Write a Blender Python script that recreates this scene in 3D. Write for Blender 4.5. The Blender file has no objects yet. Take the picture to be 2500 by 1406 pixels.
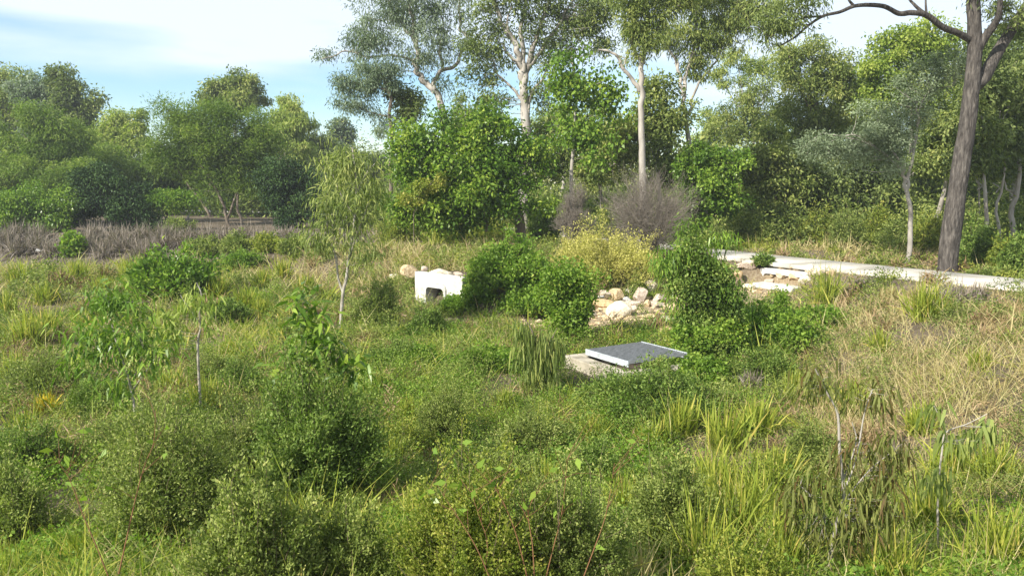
import bpy, math, random
import numpy as np
from mathutils import Vector
rng = np.random.default_rng(7)
random.seed(7)
scene = bpy.context.scene
COL = scene.collection

# ------------------------------------------------------------------ camera
F = 2000.0; HZ = 450.0; CAMZ = 3.4
PITCH = math.atan((703 - HZ) / F)
cam_d = bpy.data.cameras.new('camera'); cam = bpy.data.objects.new('camera', cam_d); COL.objects.link(cam)
cam.location = (0, 0, CAMZ); cam.rotation_euler = (math.pi/2 - PITCH, 0, 0)
cam_d.sensor_width = 36; cam_d.lens = 36 * F / 2500; cam_d.clip_start = 0.05; cam_d.clip_end = 3000
scene.camera = cam

# ------------------------------------------------------------------ light
SUN = Vector((-0.62, -0.52, 0.60)).normalized()
w = bpy.data.worlds.new('World'); scene.world = w; w.use_nodes = True
nt = w.node_tree; nt.nodes.clear()
out = nt.nodes.new('ShaderNodeOutputWorld'); bg = nt.nodes.new('ShaderNodeBackground')
sky = nt.nodes.new('ShaderNodeTexSky'); sky.sky_type = 'NISHITA'; sky.sun_disc = False
sky.sun_elevation = math.asin(SUN.z); sky.sun_rotation = math.atan2(SUN.x, SUN.y)
sky.air_density = 1.0; sky.dust_density = 0.3; sky.ozone_density = 2.5
bg.inputs['Strength'].default_value = 0.10
tc = nt.nodes.new('ShaderNodeTexCoord')
sep = nt.nodes.new('ShaderNodeSeparateXYZ'); nt.links.new(tc.outputs['Generated'], sep.inputs[0])
def wmath(op, a, b=None, c=None, clamp=False):
    n = nt.nodes.new('ShaderNodeMath'); n.operation = op; n.use_clamp = clamp
    for i, v in enumerate((a, b, c)):
        if v is None: continue
        if isinstance(v, (int, float)): n.inputs[i].default_value = v
        else: nt.links.new(v, n.inputs[i])
    return n.outputs[0]
# thin high cloud: stretched noise, thick to the right and overhead, clear low on the left
mp = nt.nodes.new('ShaderNodeMapping'); mp.inputs['Scale'].default_value = (2.2, 2.2, 13.0); mp.inputs['Location'].default_value = (0.35, 0.2, 0.3)
nt.links.new(tc.outputs['Generated'], mp.inputs[0])
nz = nt.nodes.new('ShaderNodeTexNoise'); nz.inputs['Scale'].default_value = 1.3; nz.inputs['Detail'].default_value = 6; nz.inputs['Roughness'].default_value = 0.5
nt.links.new(mp.outputs[0], nz.inputs['Vector'])
el = wmath('MULTIPLY', wmath('SUBTRACT', sep.outputs['Z'], 0.112), 15.0)
xr_ = wmath('MULTIPLY', wmath('ADD', sep.outputs['X'], 0.16), 1.5)
m = wmath('ADD', wmath('ADD', el, wmath('MAXIMUM', xr_, 0.0)), wmath('MULTIPLY', wmath('SUBTRACT', nz.outputs['Fac'], 0.48), 3.0))
m = wmath('SMOOTH_MAX', wmath('MINIMUM', m, 1.0), 0.0, 0.3)
m = wmath('MULTIPLY', m, 0.82, clamp=True)
mixc = nt.nodes.new('ShaderNodeMixRGB'); nt.links.new(m, mixc.inputs[0])
hsv = nt.nodes.new('ShaderNodeHueSaturation'); hsv.inputs['Saturation'].default_value = 1.3; hsv.inputs['Value'].default_value = 1.0
nt.links.new(sky.outputs[0], hsv.inputs['Color'])
nt.links.new(hsv.outputs[0], mixc.inputs[1]); mixc.inputs[2].default_value = (5.7, 6.2, 6.7, 1)
nt.links.new(mixc.outputs[0], bg.inputs['Color']); nt.links.new(bg.outputs[0], out.inputs['Surface'])
sd = bpy.data.lights.new('sun', 'SUN'); sd.energy = 5.0; sd.angle = math.radians(0.55); sd.color = (1.0, 0.95, 0.86)
so = bpy.data.objects.new('sun', sd); COL.objects.link(so); so.rotation_euler = SUN.to_track_quat('Z', 'Y').to_euler(); so.location = (-20, -10, 30)
scene.view_settings.view_transform = 'Standard'; scene.view_settings.look = 'None'
scene.view_settings.exposure = 0.92; scene.view_settings.gamma = 1.0
scene.render.engine = 'CYCLES'
scene.cycles.max_bounces = 5; scene.cycles.diffuse_bounces = 3; scene.cycles.transmission_bounces = 3; scene.cycles.transparent_max_bounces = 4

# ------------------------------------------------------------------ helpers
def hash2(ix, iy, s):
    h = (ix.astype(np.int64)*374761393 + iy.astype(np.int64)*668265263 + s*1442695041) & 0xffffffff
    h = ((h ^ (h >> 13)) * 1274126177) & 0xffffffff
    return ((h ^ (h >> 16)) & 0xffff) / 65535.0
def vnoise(x, y, sc=1.0, s=0):
    x = np.asarray(x, float)/sc; y = np.asarray(y, float)/sc
    ix = np.floor(x); iy = np.floor(y); fx = x-ix; fy = y-iy
    fx = fx*fx*(3-2*fx); fy = fy*fy*(3-2*fy)
    a = hash2(ix, iy, s); b = hash2(ix+1, iy, s); c = hash2(ix, iy+1, s); d = hash2(ix+1, iy+1, s)
    return (a*(1-fx)+b*fx)*(1-fy)+(c*(1-fx)+d*fx)*fy
def sm(t):
    t = np.clip(t, 0, 1); return t*t*(3-2*t)

PATH = np.array([(19.5, 6.0), (17.0, 13.2), (12.6, 20.0), (9.9, 24.6), (7.0, 30.0), (4.6, 37), (-1, 48), (-9, 60), (-18, 69), (-32, 78), (-60, 88)], float)
def path_dist(x, y):
    x = np.asarray(x, float); y = np.asarray(y, float)
    best = np.full(x.shape, 1e9)
    for a, b in zip(PATH[:-1], PATH[1:]):
        d = b-a; t = np.clip(((x-a[0])*d[0]+(y-a[1])*d[1])/(d@d), 0, 1)
        best = np.minimum(best, np.hypot(x-a[0]-t*d[0], y-a[1]-t*d[1]))
    return best
def G(x, y):
    x = np.asarray(x, float); y = np.asarray(y, float)
    yb = np.interp(x, [-40, -20, -12, -5, -2.6, -1, 3, 6, 9], [36, 34, 32, 26.0, 23.3, 22.6, 23.5, 26, 28.0])
    xr = np.interp(y, [0, 5, 10, 15, 20, 25, 28], [1.3, 2.2, 3.6, 4.8, 6.6, 8.6, 9.3])
    back = sm((y-yb)/2.6); right = sm((x-xr)/4.2)
    floor = 0.3*sm((y-20)/6.0)
    z = floor + (0.9-floor)*np.maximum(back, right)
    z = z-(z-.3)*(1-sm((np.hypot(x-7.7, y-24.2)-1.3)/.9))
    lx = (x+2.74)*.686-(y-23.0)*.728; ly = (x+2.74)*.728+(y-23.0)*.686
    z = np.maximum(z, .84*sm((ly-.12)/.45)*sm((lx+1.2)/1.2)*sm((4.2-lx)/1.5)*sm((5-ly)/1.5))
    r = np.hypot(x, np.maximum(y, 0))
    z = z + np.clip(1.85*(1-r/9.5), 0, 1.85)**1.15*0.9
    pd = path_dist(x, y); f = 1-sm((pd-1.15)/np.where(np.hypot(x-8.1, y-24.6) < 1.25, .12, 1.6))
    bump = (vnoise(x, y, 1.6, 3)-.5)*.16+(vnoise(x, y, .5, 4)-.5)*.06 + (vnoise(x, y, 9, 5)-.5)*.25*sm((y-38)/20)
    z = z + bump*(1-f)
    return z*(1-f)+0.9*f*np.ones_like(z) if z.ndim else float(z*(1-f)+0.9*f)
cp, sp_ = math.cos(PITCH), math.sin(PITCH)
def ray(u, v):
    a = (u-1250)/F; b = (703-v)/F
    return np.array([a, cp+b*sp_, -sp_+b*cp])
def pt(u, v, D):
    d = ray(u, v); return np.array([0, 0, CAMZ])+d*(D/d[1])
def at(u, v):
    d = ray(u, v)
    t = np.geomspace(2.0, 400, 4000); P = d[None]*t[:, None]; g = G(P[:, 0], P[:, 1])
    below = np.nonzero(P[:, 2]+CAMZ < g)[0]
    i = below[0] if len(below) else len(t)-1
    x, y = P[i, 0], P[i, 1]
    return np.array([x, y, float(G(x, y))])

class Geo:
    """collects vertices, quads/tris and a per-vertex tint; builds one mesh object"""
    def __init__(s): s.V = []; s.Q = []; s.T = []; s.n = 0
    def add(s, V, Q, T):
        V = np.asarray(V, np.float32).reshape(-1, 3); Q = np.asarray(Q, np.int64)
        T = np.broadcast_to(np.asarray(T, np.float32), (len(V),))
        s.V.append(V); s.Q.append(Q+s.n); s.T.append(T); s.n += len(V)
    def build(s, name, mat, parent=None, smooth=False, origin=None):
        V = np.concatenate(s.V); Q = np.concatenate(s.Q); T = np.concatenate(s.T)
        if origin is not None: V = V-np.asarray(origin, np.float32)
        me = bpy.data.meshes.new(name)
        me.vertices.add(len(V)); me.vertices.foreach_set('co', V.astype(np.float32).ravel())
        me.loops.add(Q.size); me.loops.foreach_set('vertex_index', Q.ravel().astype(np.int32))
        me.polygons.add(len(Q)); me.polygons.foreach_set('loop_start', (np.arange(len(Q))*4).astype(np.int32))
        me.polygons.foreach_set('loop_total', np.full(len(Q), 4, np.int32))
        if smooth: me.polygons.foreach_set('use_smooth', np.ones(len(Q), bool))
        a = me.attributes.new('tint', 'FLOAT', 'POINT'); a.data.foreach_set('value', T.astype(np.float32))
        me.update(calc_edges=True); me.materials.append(mat)
        o = bpy.data.objects.new(name, me); COL.objects.link(o)
        if parent is not None: o.parent = parent
        elif origin is not None: o.location = origin
        return o
def unit(a): return a/np.maximum(np.linalg.norm(a, axis=-1, keepdims=True), 1e-9)
def add_leaves(g, P, Dr, L, W, tint, fold=0.25, curl=0.15, up=0.0):
    """rhombic folded leaves; Dr = growing direction"""
    n = len(P); d = unit(Dr); rv = rng.normal(size=(n, 3)); 
    nrm = unit(rv+np.array([0, 0, up])); s = unit(np.cross(d, nrm)); nn = np.cross(s, d)
    L = np.broadcast_to(L, (n,))[:, None]; W = np.broadcast_to(W, (n,))[:, None]
    a = P; b = P+d*L*.42+s*W*.5+nn*W*fold; c = P+d*L-nn*L*curl; e = P+d*L*.42-s*W*.5+nn*W*fold
    V = np.stack([a, b, c, e], 1).reshape(-1, 3); Q = np.arange(4*n).reshape(-1, 4)
    g.add(V, Q, np.repeat(np.broadcast_to(tint, (n,)), 4))
def add_long(g, P, Dr, L, W, tint, sag=0.5, segs=3):
    """long strap leaves / blades that arch over; base P"""
    n = len(P); d = unit(Dr); side = unit(np.cross(d, np.array([0, 0, 1.0])+rng.normal(size=(n, 3))*.5))
    L = np.broadcast_to(L, (n,)); W = np.broadcast_to(W, (n,)); sag = np.broadcast_to(sag, (n,))
    rows = []
    for k in range(segs+1):
        t = k/segs
        c = P+d*(L*t)[:, None]; c[:, 2] -= L*sag*t*t*.9
        ww = W*(0.5*(1-t**2.2)+0.02) if k else W*.35
        rows.append(np.stack([c-side*ww[:, None], c+side*ww[:, None]], 1))
    V = np.concatenate(rows, 1)  # n,(segs+1)*2,3
    m_ = (segs+1)*2; base = (np.arange(n)*m_)[:, None, None]
    q = np.array([[2*k, 2*k+1, 2*k+3, 2*k+2] for k in range(segs)])[None]
    g.add(V.reshape(-1, 3), (base+q).reshape(-1, 4), np.repeat(np.broadcast_to(tint, (n,)), m_))
def add_twigs(g, A, B, r0, r1, tint=.5, bend=.12, segs=4, sides=3, sagz=0.0):
    n = len(A); ax = unit(B-A); ln = np.linalg.norm(B-A, axis=1)
    off = rng.normal(size=(n, 3))*(bend*ln)[:, None]; off[:, 2] += sagz*ln
    u = unit(np.cross(ax, rng.normal(size=(n, 3)))); v = np.cross(ax, u)
    r0 = np.broadcast_to(r0, (n,)); r1 = np.broadcast_to(r1, (n,)); rows = []
    for k in range(segs+1):
        t = k/segs; c = A+(B-A)*t+off*(4*t*(1-t))
        r = r0*(1-t)+r1*t
        for j in range(sides):
            an = 2*math.pi*j/sides
            rows.append(c+(u*math.cos(an)+v*math.sin(an))*r[:, None])
    V = np.stack(rows, 1); m_ = (segs+1)*sides
    q = np.array([[k*sides+j, k*sides+(j+1) % sides, (k+1)*sides+(j+1) % sides, (k+1)*sides+j] for k in range(segs) for j in range(sides)])
    g.add(V.reshape(-1, 3), ((np.arange(n)*m_)[:, None, None]+q[None]).reshape(-1, 4), np.repeat(np.broadcast_to(tint, (n,)), m_))
def smooth_line(P, R, k=5):
    """Catmull-Rom through the points"""
    P = np.asarray(P, float); R = np.asarray(R, float)
    if len(P) == 2: 
        t = np.linspace(0, 1, k+1)[:, None]; return P[0]*(1-t)+P[1]*t, R[0]*(1-t[:, 0])+R[1]*t[:, 0]
    X = np.vstack([2*P[0]-P[1], P, 2*P[-1]-P[-2]]); o = []; r = []
    for i in range(1, len(X)-2):
        for j in range(k):
            t = j/k
            o.append(.5*((2*X[i])+(-X[i-1]+X[i+1])*t+(2*X[i-1]-5*X[i]+4*X[i+1]-X[i+2])*t*t+(-X[i-1]+3*X[i]-3*X[i+1]+X[i+2])*t**3))
            r.append(R[i-1]*(1-t)+R[i]*t)
    o.append(P[-1]); r.append(R[-1]); return np.array(o), np.array(r)
def add_tube(g, P, R, sides=9, rough=0.06, tint=.5):
    P = np.asarray(P); n = len(P); T = unit(np.gradient(P, axis=0))
    ref = np.array([0.3, 1.0, 0.1]); U = unit(ref-T*(T@ref)[:, None]); W = np.cross(T, U)
    an = np.arange(sides)*2*math.pi/sides
    s1 = rng.uniform(0, 99)
    rr = R[:, None]*(1+rough*2*(vnoise(an[None]*3+s1, np.arange(n)[:, None]*.7+s1, 1, 1)-.5)+rough*rng.normal(size=(n, sides))*.4)
    V = P[:, None]+(U[:, None]*np.cos(an)[None, :, None]+W[:, None]*np.sin(an)[None, :, None])*rr[..., None]
    q = [[i*sides+j, i*sides+(j+1) % sides, (i+1)*sides+(j+1) % sides, (i+1)*sides+j] for i in range(n-1) for j in range(sides)]
    tv = tint+.0*an
    g.add(V.reshape(-1, 3), q, tint)

def tag(o, label=None, cat=None, group=None, kind=None):
    if label: o['label'] = label
    if cat: o['category'] = cat
    if group: o['group'] = group
    if kind: o['kind'] = kind
    return o
def thing(name, loc, label, cat, group=None):
    o = bpy.data.objects.new(name, None); COL.objects.link(o); o.location = [float(c) for c in loc]
    o.empty_display_size = .2
    return tag(o, label, cat, group)

# ------------------------------------------------------------------ materials
def nodemat(name):
    m = bpy.data.materials.new(name); m.use_nodes = True; t = m.node_tree
    return m, t, t.nodes['Principled BSDF'], t.nodes['Material Output']
def ramp(t, cols, pos=None, src=None):
    r = t.nodes.new('ShaderNodeValToRGB'); e = r.color_ramp.elements; n = len(cols)
    pos = pos or [i/(n-1) for i in range(n)]
    e[0].position = pos[0]; e[0].color = (*cols[0], 1); e[1].position = pos[-1]; e[1].color = (*cols[-1], 1)
    for p, c in zip(pos[1:-1], cols[1:-1]): x = e.new(p); x.color = (*c, 1)
    if src is not None: t.links.new(src, r.inputs[0])
    return r.outputs[0]
def leafmat(name, cols, trans=.3, rough=.58, pos=None, spec=.2):
    if trans > .27 and 'grey' not in name and 'dry' not in name and 'yellow seed' not in name: cols = [(c[0]*1.32, c[1]*1.06, c[2]*.95) for c in cols]; trans += .02
    m, t, b, o = nodemat(name)
    a = t.nodes.new('ShaderNodeAttribute'); a.attribute_name = 'tint'
    c = ramp(t, cols, pos, a.outputs['Fac']); t.links.new(c, b.inputs['Base Color'])
    b.inputs['Roughness'].default_value = rough; b.inputs['Specular IOR Level'].default_value = spec
    tr = t.nodes.new('ShaderNodeBsdfTranslucent')
    mu = t.nodes.new('ShaderNodeMixRGB'); mu.blend_type = 'MULTIPLY'; mu.inputs[0].default_value = 1; mu.inputs[2].default_value = (1.25, 1.5, .6, 1)
    t.links.new(c, mu.inputs[1]); t.links.new(mu.outputs[0], tr.inputs['Color'])
    mx = t.nodes.new('ShaderNodeMixShader'); mx.inputs[0].default_value = trans
    t.links.new(b.outputs[0], mx.inputs[1]); t.links.new(tr.outputs[0], mx.inputs[2]); t.links.new(mx.outputs[0], o.inputs['Surface'])
    return m
def roughmat(name, cols, scale=4, stretch=(1, 1, 1), bump=.4, rough=.85, pos=None, detail=8, bscale=None, dist=.02, rf=.6):
    m, t, b, o = nodemat(name)
    tc = t.nodes.new('ShaderNodeTexCoord'); mp = t.nodes.new('ShaderNodeMapping'); mp.inputs['Scale'].default_value = stretch
    t.links.new(tc.outputs['Object'], mp.inputs[0])
    n = t.nodes.new('ShaderNodeTexNoise'); n.inputs['Scale'].default_value = scale; n.inputs['Detail'].default_value = detail; n.inputs['Roughness'].default_value = rf
    t.links.new(mp.outputs[0], n.inputs['Vector'])
    c = ramp(t, cols, pos or [0.3+0.4*i/(len(cols)-1) for i in range(len(cols))], n.outputs['Fac'])
    t.links.new(c, b.inputs['Base Color'])
    n2 = t.nodes.new('ShaderNodeTexNoise'); n2.inputs['Scale'].default_value = bscale or scale*3; n2.inputs['Detail'].default_value = 6
    t.links.new(mp.outputs[0], n2.inputs['Vector'])
    bp = t.nodes.new('ShaderNodeBump'); bp.inputs['Strength'].default_value = bump; bp.inputs['Distance'].default_value = dist
    t.links.new(n2.outputs['Fac'], bp.inputs['Height']); t.links.new(bp.outputs[0], b.inputs['Normal'])
    b.inputs['Roughness'].default_value = rough; b.inputs['Specular IOR Level'].default_value = .25
    return m
M = {}
M['grass_green'] = leafmat('green grass blades', [(0.083, 0.145, 0.023), (0.152, 0.236, 0.034), (0.248, 0.328, 0.057), (0.413, 0.407, 0.127)], .3)
M['grass_dry'] = leafmat('dry straw blades', [(.24, .17, .08), (.38, .30, .14), (.50, .43, .22), (.26, .28, .09)], .25)
M['grass_dead'] = leafmat('dead grey grass blades', [(.10, .08, .065), (.18, .15, .125), (.28, .24, .20), (.20, .15, .10)], .15)
M['brown'] = leafmat('withered brown weeds', [(.12, .08, .04), (.24, .16, .08), (.36, .26, .15), (.28, .22, .09)], .2)
M['creeper'] = leafmat('creeper leaves', [(.055, .13, .016), (.10, .21, .028), (.17, .30, .05), (.25, .34, .07)], .35, .55)
M['feathery'] = leafmat('olive herb leaves', [(.05, .095, .02), (.122, .195, .048), (.22, .315, .095), (.34, .41, .16)], .29)
M['darkbush'] = leafmat('mid green herb leaves', [(.036, .078, .014), (.085, .165, .032), (.155, .265, .065), (.26, .355, .11)], .29)
M['lime'] = leafmat('yellow green herb leaves', [(.07, .13, .018), (.14, .215, .035), (.23, .30, .06), (.32, .35, .10)], .33)
M['yellow'] = leafmat('yellow seeding herb leaves', [(0.312, 0.300, 0.066), (0.475, 0.438, 0.121), (0.600, 0.550, 0.187), (0.375, 0.275, 0.088)], .3)
M['broad'] = leafmat('glossy broad leaves', [(0.043, 0.108, 0.014), (0.079, 0.177, 0.024), (0.142, 0.265, 0.042), (0.242, 0.366, 0.060)], .3, .33)
M['gum_grey'] = leafmat('grey gum leaves', [(0.074, 0.110, 0.063), (0.137, 0.182, 0.105), (0.221, 0.275, 0.179), (0.294, 0.341, 0.242)], .3)
M['gum_green'] = leafmat('green gum leaves', [(0.063, 0.112, 0.028), (0.112, 0.182, 0.049), (0.196, 0.280, 0.084), (0.308, 0.392, 0.140)], .3)
M['gum_dark'] = leafmat('dark gum leaves', [(0.046, 0.085, 0.031), (0.085, 0.139, 0.046), (0.139, 0.217, 0.070), (0.217, 0.295, 0.109)], .28)
M['gum_light'] = leafmat('pale fresh gum leaves', [(0.085, 0.157, 0.031), (0.157, 0.254, 0.055), (0.242, 0.351, 0.097), (0.339, 0.411, 0.145)], .35)
M['olivegum'] = leafmat('olive reddish gum leaves', [(.10, .05, .03), (.08, .11, .03), (.13, .18, .05), (.20, .25, .08)], .3)
M['wattle'] = leafmat('feathery wattle leaves', [(0.047, 0.101, 0.016), (0.081, 0.155, 0.026), (0.121, 0.216, 0.039), (0.189, 0.284, 0.058)], .33)
M['yellowtree'] = leafmat('yellow green tree leaves', [(0.075, 0.150, 0.028), (0.139, 0.237, 0.041), (0.224, 0.338, 0.068), (0.319, 0.425, 0.123)], .33)
M['silver'] = leafmat('silver grey tree leaves', [(0.104, 0.140, 0.072), (0.171, 0.216, 0.119), (0.247, 0.302, 0.178), (0.314, 0.367, 0.230)], .2)
M['dark'] = leafmat('dark shrub leaves', [(.014, .035, .008), (.028, .06, .014), (.05, .095, .022), (.09, .15, .035)], .15)
M['twig_grey'] = leafmat('grey dead twigs', [(.14, .12, .095), (.25, .215, .175)], 0.0, .8)
M['twig_red'] = leafmat('reddish green stems', [(.12, .05, .03), (.20, .10, .05), (.16, .14, .06)], 0.0, .6)
M['twig'] = leafmat('brown green twigs', [(.13, .10, .06), (.22, .18, .11)], 0.0, .8)
M['bark_grey'] = roughmat('furrowed dark bark', [(.022, .019, .016), (.07, .061, .053), (.145, .128, .11)], 6, (2.6, 2.6, .55), 1.0, .9, dist=.06, bscale=9)
M['bark_pale'] = roughmat('pale gum bark', [(.17, .15, .125), (.31, .28, .24), (.43, .40, .36)], 2.5, (1, 1, .35), .4, .8, dist=.02)
M['bark_white'] = roughmat('white sapling bark', [(.14, .12, .09), (.30, .27, .22), (.46, .43, .38)], 9, (1, 1, 1), .3, .8)
M['bark_brown'] = roughmat('brown branch bark', [(.07, .055, .04), (.15, .12, .09), (.24, .2, .155)], 4, (1, 1, .4), .5, .9)
M['concrete'] = roughmat('weathered concrete', [(.30, .27, .22), (.52, .50, .44), (.60, .58, .53)], 3.0, (1, 1, 1), .25, .85, bscale=40, dist=.005)
M['concrete_white'] = roughmat('pale new concrete', [(.32, .30, .26), (.50, .49, .46), (.60, .59, .56)], 4, (1, 1, 1), .12, .8, bscale=50, dist=.003)
M['concrete_stained'] = roughmat('stained pit concrete', [(.16, .14, .10), (.30, .265, .20), (.42, .38, .30)], 3.2, (1, 1, 1), .3, .9, bscale=40, dist=.005)
M['path'] = roughmat('footpath concrete', [(.36, .33, .27), (.50, .465, .40), (.57, .54, .47)], .9, (1, 1, 1), .2, .85, bscale=60, dist=.004)
M['steel'] = roughmat('galvanised steel', [(.34, .36, .38), (.48, .51, .54), (.58, .61, .64)], 12, (1, 1, 1), .05, .45, dist=.002)
M['steel'].node_tree.nodes['Principled BSDF'].inputs['Metallic'].default_value = .35
M['steel_dull'] = roughmat('dull steel bar', [(.14, .15, .155), (.22, .23, .235), (.30, .31, .32)], 12, (1, 1, 1), .05, .6, dist=.002)
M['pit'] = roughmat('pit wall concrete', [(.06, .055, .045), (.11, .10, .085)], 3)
for k, cs in {'cream': [(.30, .24, .16), (.60, .52, .38), (.72, .67, .55)], 'tan': [(.26, .18, .09), (.45, .34, .20), (.62, .50, .33)],
              'pink': [(.26, .19, .14), (.46, .37, .29), (.64, .56, .46)], 'orange': [(.28, .17, .08), (.44, .31, .16), (.56, .45, .29)],
              'grey': [(.28, .26, .24), (.42, .40, .37), (.56, .54, .50)]}.items():
    M['rock_'+k] = roughmat(k+' stone', cs, 3.0, (1, 1, 1), .7, .9, dist=.03, bscale=7)
# ground: leaf litter, soil, sand patch
gm, t, b, o = nodemat('soil and leaf litter')
tc = t.nodes.new('ShaderNodeTexCoord')
n1 = t.nodes.new('ShaderNodeTexNoise'); n1.inputs['Scale'].default_value = .35; n1.inputs['Detail'].default_value = 9; n1.inputs['Roughness'].default_value = .65
n2 = t.nodes.new('ShaderNodeTexNoise'); n2.inputs['Scale'].default_value = 14; n2.inputs['Detail'].default_value = 8; n2.inputs['Roughness'].default_value = .75
t.links.new(tc.outputs['Object'], n1.inputs['Vector']); t.links.new(tc.outputs['Object'], n2.inputs['Vector'])
c1 = ramp(t, [(.04, .03, .02), (.085, .065, .045), (.16, .13, .09), (.27, .23, .17)], [.3, .45, .6, .75], n2.outputs['Fac'])
c2 = ramp(t, [(.06, .055, .03), (.13, .105, .075), (.21, .175, .13)], [.35, .5, .65], n1.outputs['Fac'])
mx = t.nodes.new('ShaderNodeMixRGB'); mx.inputs[0].default_value = .45; t.links.new(c1, mx.inputs[1]); t.links.new(c2, mx.inputs[2])
a = t.nodes.new('ShaderNodeAttribute'); a.attribute_name = 'tint'
sand = ramp(t, [(.20, .14, .08), (.32, .245, .15), (.42, .35, .24)], [.35, .5, .65], n2.outputs['Fac'])
mx2 = t.nodes.new('ShaderNodeMixRGB'); t.links.new(a.outputs['Fac'], mx2.inputs[0]); t.links.new(mx.outputs[0], mx2.inputs[1]); t.links.new(sand, mx2.inputs[2])
t.links.new(mx2.outputs[0], b.inputs['Base Color']); b.inputs['Roughness'].default_value = .95; b.inputs['Specular IOR Level'].default_value = .1
bp = t.nodes.new('ShaderNodeBump'); bp.inputs['Strength'].default_value = .8; bp.inputs['Distance'].default_value = .05
t.links.new(n2.outputs['Fac'], bp.inputs['Height']); t.links.new(bp.outputs[0], b.inputs['Normal'])

# ------------------------------------------------------------------ ground
CH = np.array([(1.2, 19.5), (3.2, 21.3), (5.5, 22.9), (7.9, 24.6)])
def chan_dist(x, y):
    best = np.full(np.shape(x), 1e9)
    for a_, b_ in zip(CH[:-1], CH[1:]):
        d = b_-a_; tt = np.clip(((x-a_[0])*d[0]+(y-a_[1])*d[1])/(d@d), 0, 1)
        best = np.minimum(best, np.hypot(x-a_[0]-tt*d[0], y-a_[1]-tt*d[1]))
    return best
rad = np.concatenate([[0.3], np.geomspace(1.2, 60, 260), np.geomspace(64, 420, 16)])
ang = np.concatenate([np.linspace(math.radians(35), math.radians(145), 300), np.linspace(math.radians(148), math.radians(392), 50)])
A_, R_ = np.meshgrid(ang, rad); X = R_*np.cos(A_); Y = R_*np.sin(A_); Z = G(X, Y)
na = len(ang); idx = np.arange(len(rad)*na).reshape(len(rad), na)
Q = np.stack([idx[:-1], idx[1:], np.roll(idx, -1, 1)[1:], np.roll(idx, -1, 1)[:-1]], -1).reshape(-1, 4)
g = Geo(); g.add(np.stack([X, Y, Z], -1).reshape(-1, 3), Q, (sm(1.3-chan_dist(X, Y)/1.4)*(vnoise(X, Y, .7, 8) > .25)*.85).ravel())
tag(g.build('ground', gm, smooth=True), kind='structure')

# concrete footpath, slabs with narrow joints
cl, _ = smooth_line(np.c_[PATH, np.zeros(len(PATH))], np.ones(len(PATH)), 12); cl = cl[:, :2]
seg = np.r_[0, np.cumsum(np.linalg.norm(np.diff(cl, axis=0), axis=1))]
def on_path(s): return np.array([np.interp(s, seg, cl[:, 0]), np.interp(s, seg, cl[:, 1])])
g = Geo(); s = 0.0
while s < seg[-1]-2:
    ln = 2.0; ss = np.linspace(s+.006, s+ln-.006, 4)
    rows = []
    for q in ss:
        c = on_path(q); d = on_path(min(q+.1, seg[-1]))-on_path(max(q-.1, 0)); d /= np.linalg.norm(d); nr = np.array([-d[1], d[0]])
        for off, zz in ((-1.12, .86), (-1.12, .955), (-1.1, .97), (1.1, .97), (1.12, .955), (1.12, .86)):
            rows.append([*(c+nr*off), zz])
    qd = [[i*6+j, i*6+j+1, (i+1)*6+j+1, (i+1)*6+j] for i in range(3) for j in range(5)]+[[0, 1, 4, 5], [1, 2, 3, 4], [18, 19, 22, 23], [19, 20, 21, 22]]
    g.add(rows, qd, .5); s += ln
tag(g.build('footpath', M['path']), kind='structure')

# ------------------------------------------------------------------ built things
def boxes_obj(name, mat, parent, boxes, bevel=.01):
    """boxes: (cx,cy,cz,sx,sy,sz) in the parent's frame, joined into one bevelled mesh"""
    V = []; Fc = []
    for cx, cy, cz, sx, sy, sz in boxes:
        n = len(V)
        for dx in (-.5, .5):
            for dy in (-.5, .5):
                for dz in (-.5, .5): V.append((cx+dx*sx, cy+dy*sy, cz+dz*sz))
        for f in ((0, 1, 3, 2), (4, 6, 7, 5), (0, 4, 5, 1), (2, 3, 7, 6), (0, 2, 6, 4), (1, 5, 7, 3)): Fc.append([n+i for i in f])
    me = bpy.data.meshes.new(name); me.from_pydata(V, [], Fc); me.materials.append(mat)
    ob = bpy.data.objects.new(name, me); COL.objects.link(ob); ob.parent = parent
    if bevel:
        bv = ob.modifiers.new('bevel', 'BEVEL'); bv.width = bevel; bv.segments = 2
    return ob
def extrude_frame(name, mat, parent, outer, inner, y0, y1, bevel=.008):
    """flat ring between two outlines of equal length (x,z), extruded from y0 to y1"""
    n = len(outer); V = [(x, y0, z) for x, z in outer]+[(x, y0, z) for x, z in inner]+[(x, y1, z) for x, z in outer]+[(x, y1, z) for x, z in inner]
    Fc = []
    for i in range(n):
        j = (i+1) % n
        Fc += [[i, j, n+j, n+i], [2*n+i, 3*n+i, 3*n+j, 2*n+j], [i, 2*n+i, 2*n+j, j], [n+i, n+j, 3*n+j, 3*n+i]]
    me = bpy.data.meshes.new(name); me.from_pydata(V, [], Fc); me.materials.append(mat)
    ob = bpy.data.objects.new(name, me); COL.objects.link(ob); ob.parent = parent
    bm_ = ob.modifiers.new('bevel', 'BEVEL'); bm_.width = bevel; bm_.segments = 2; bm_.limit_method = 'ANGLE'
    return ob
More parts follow.
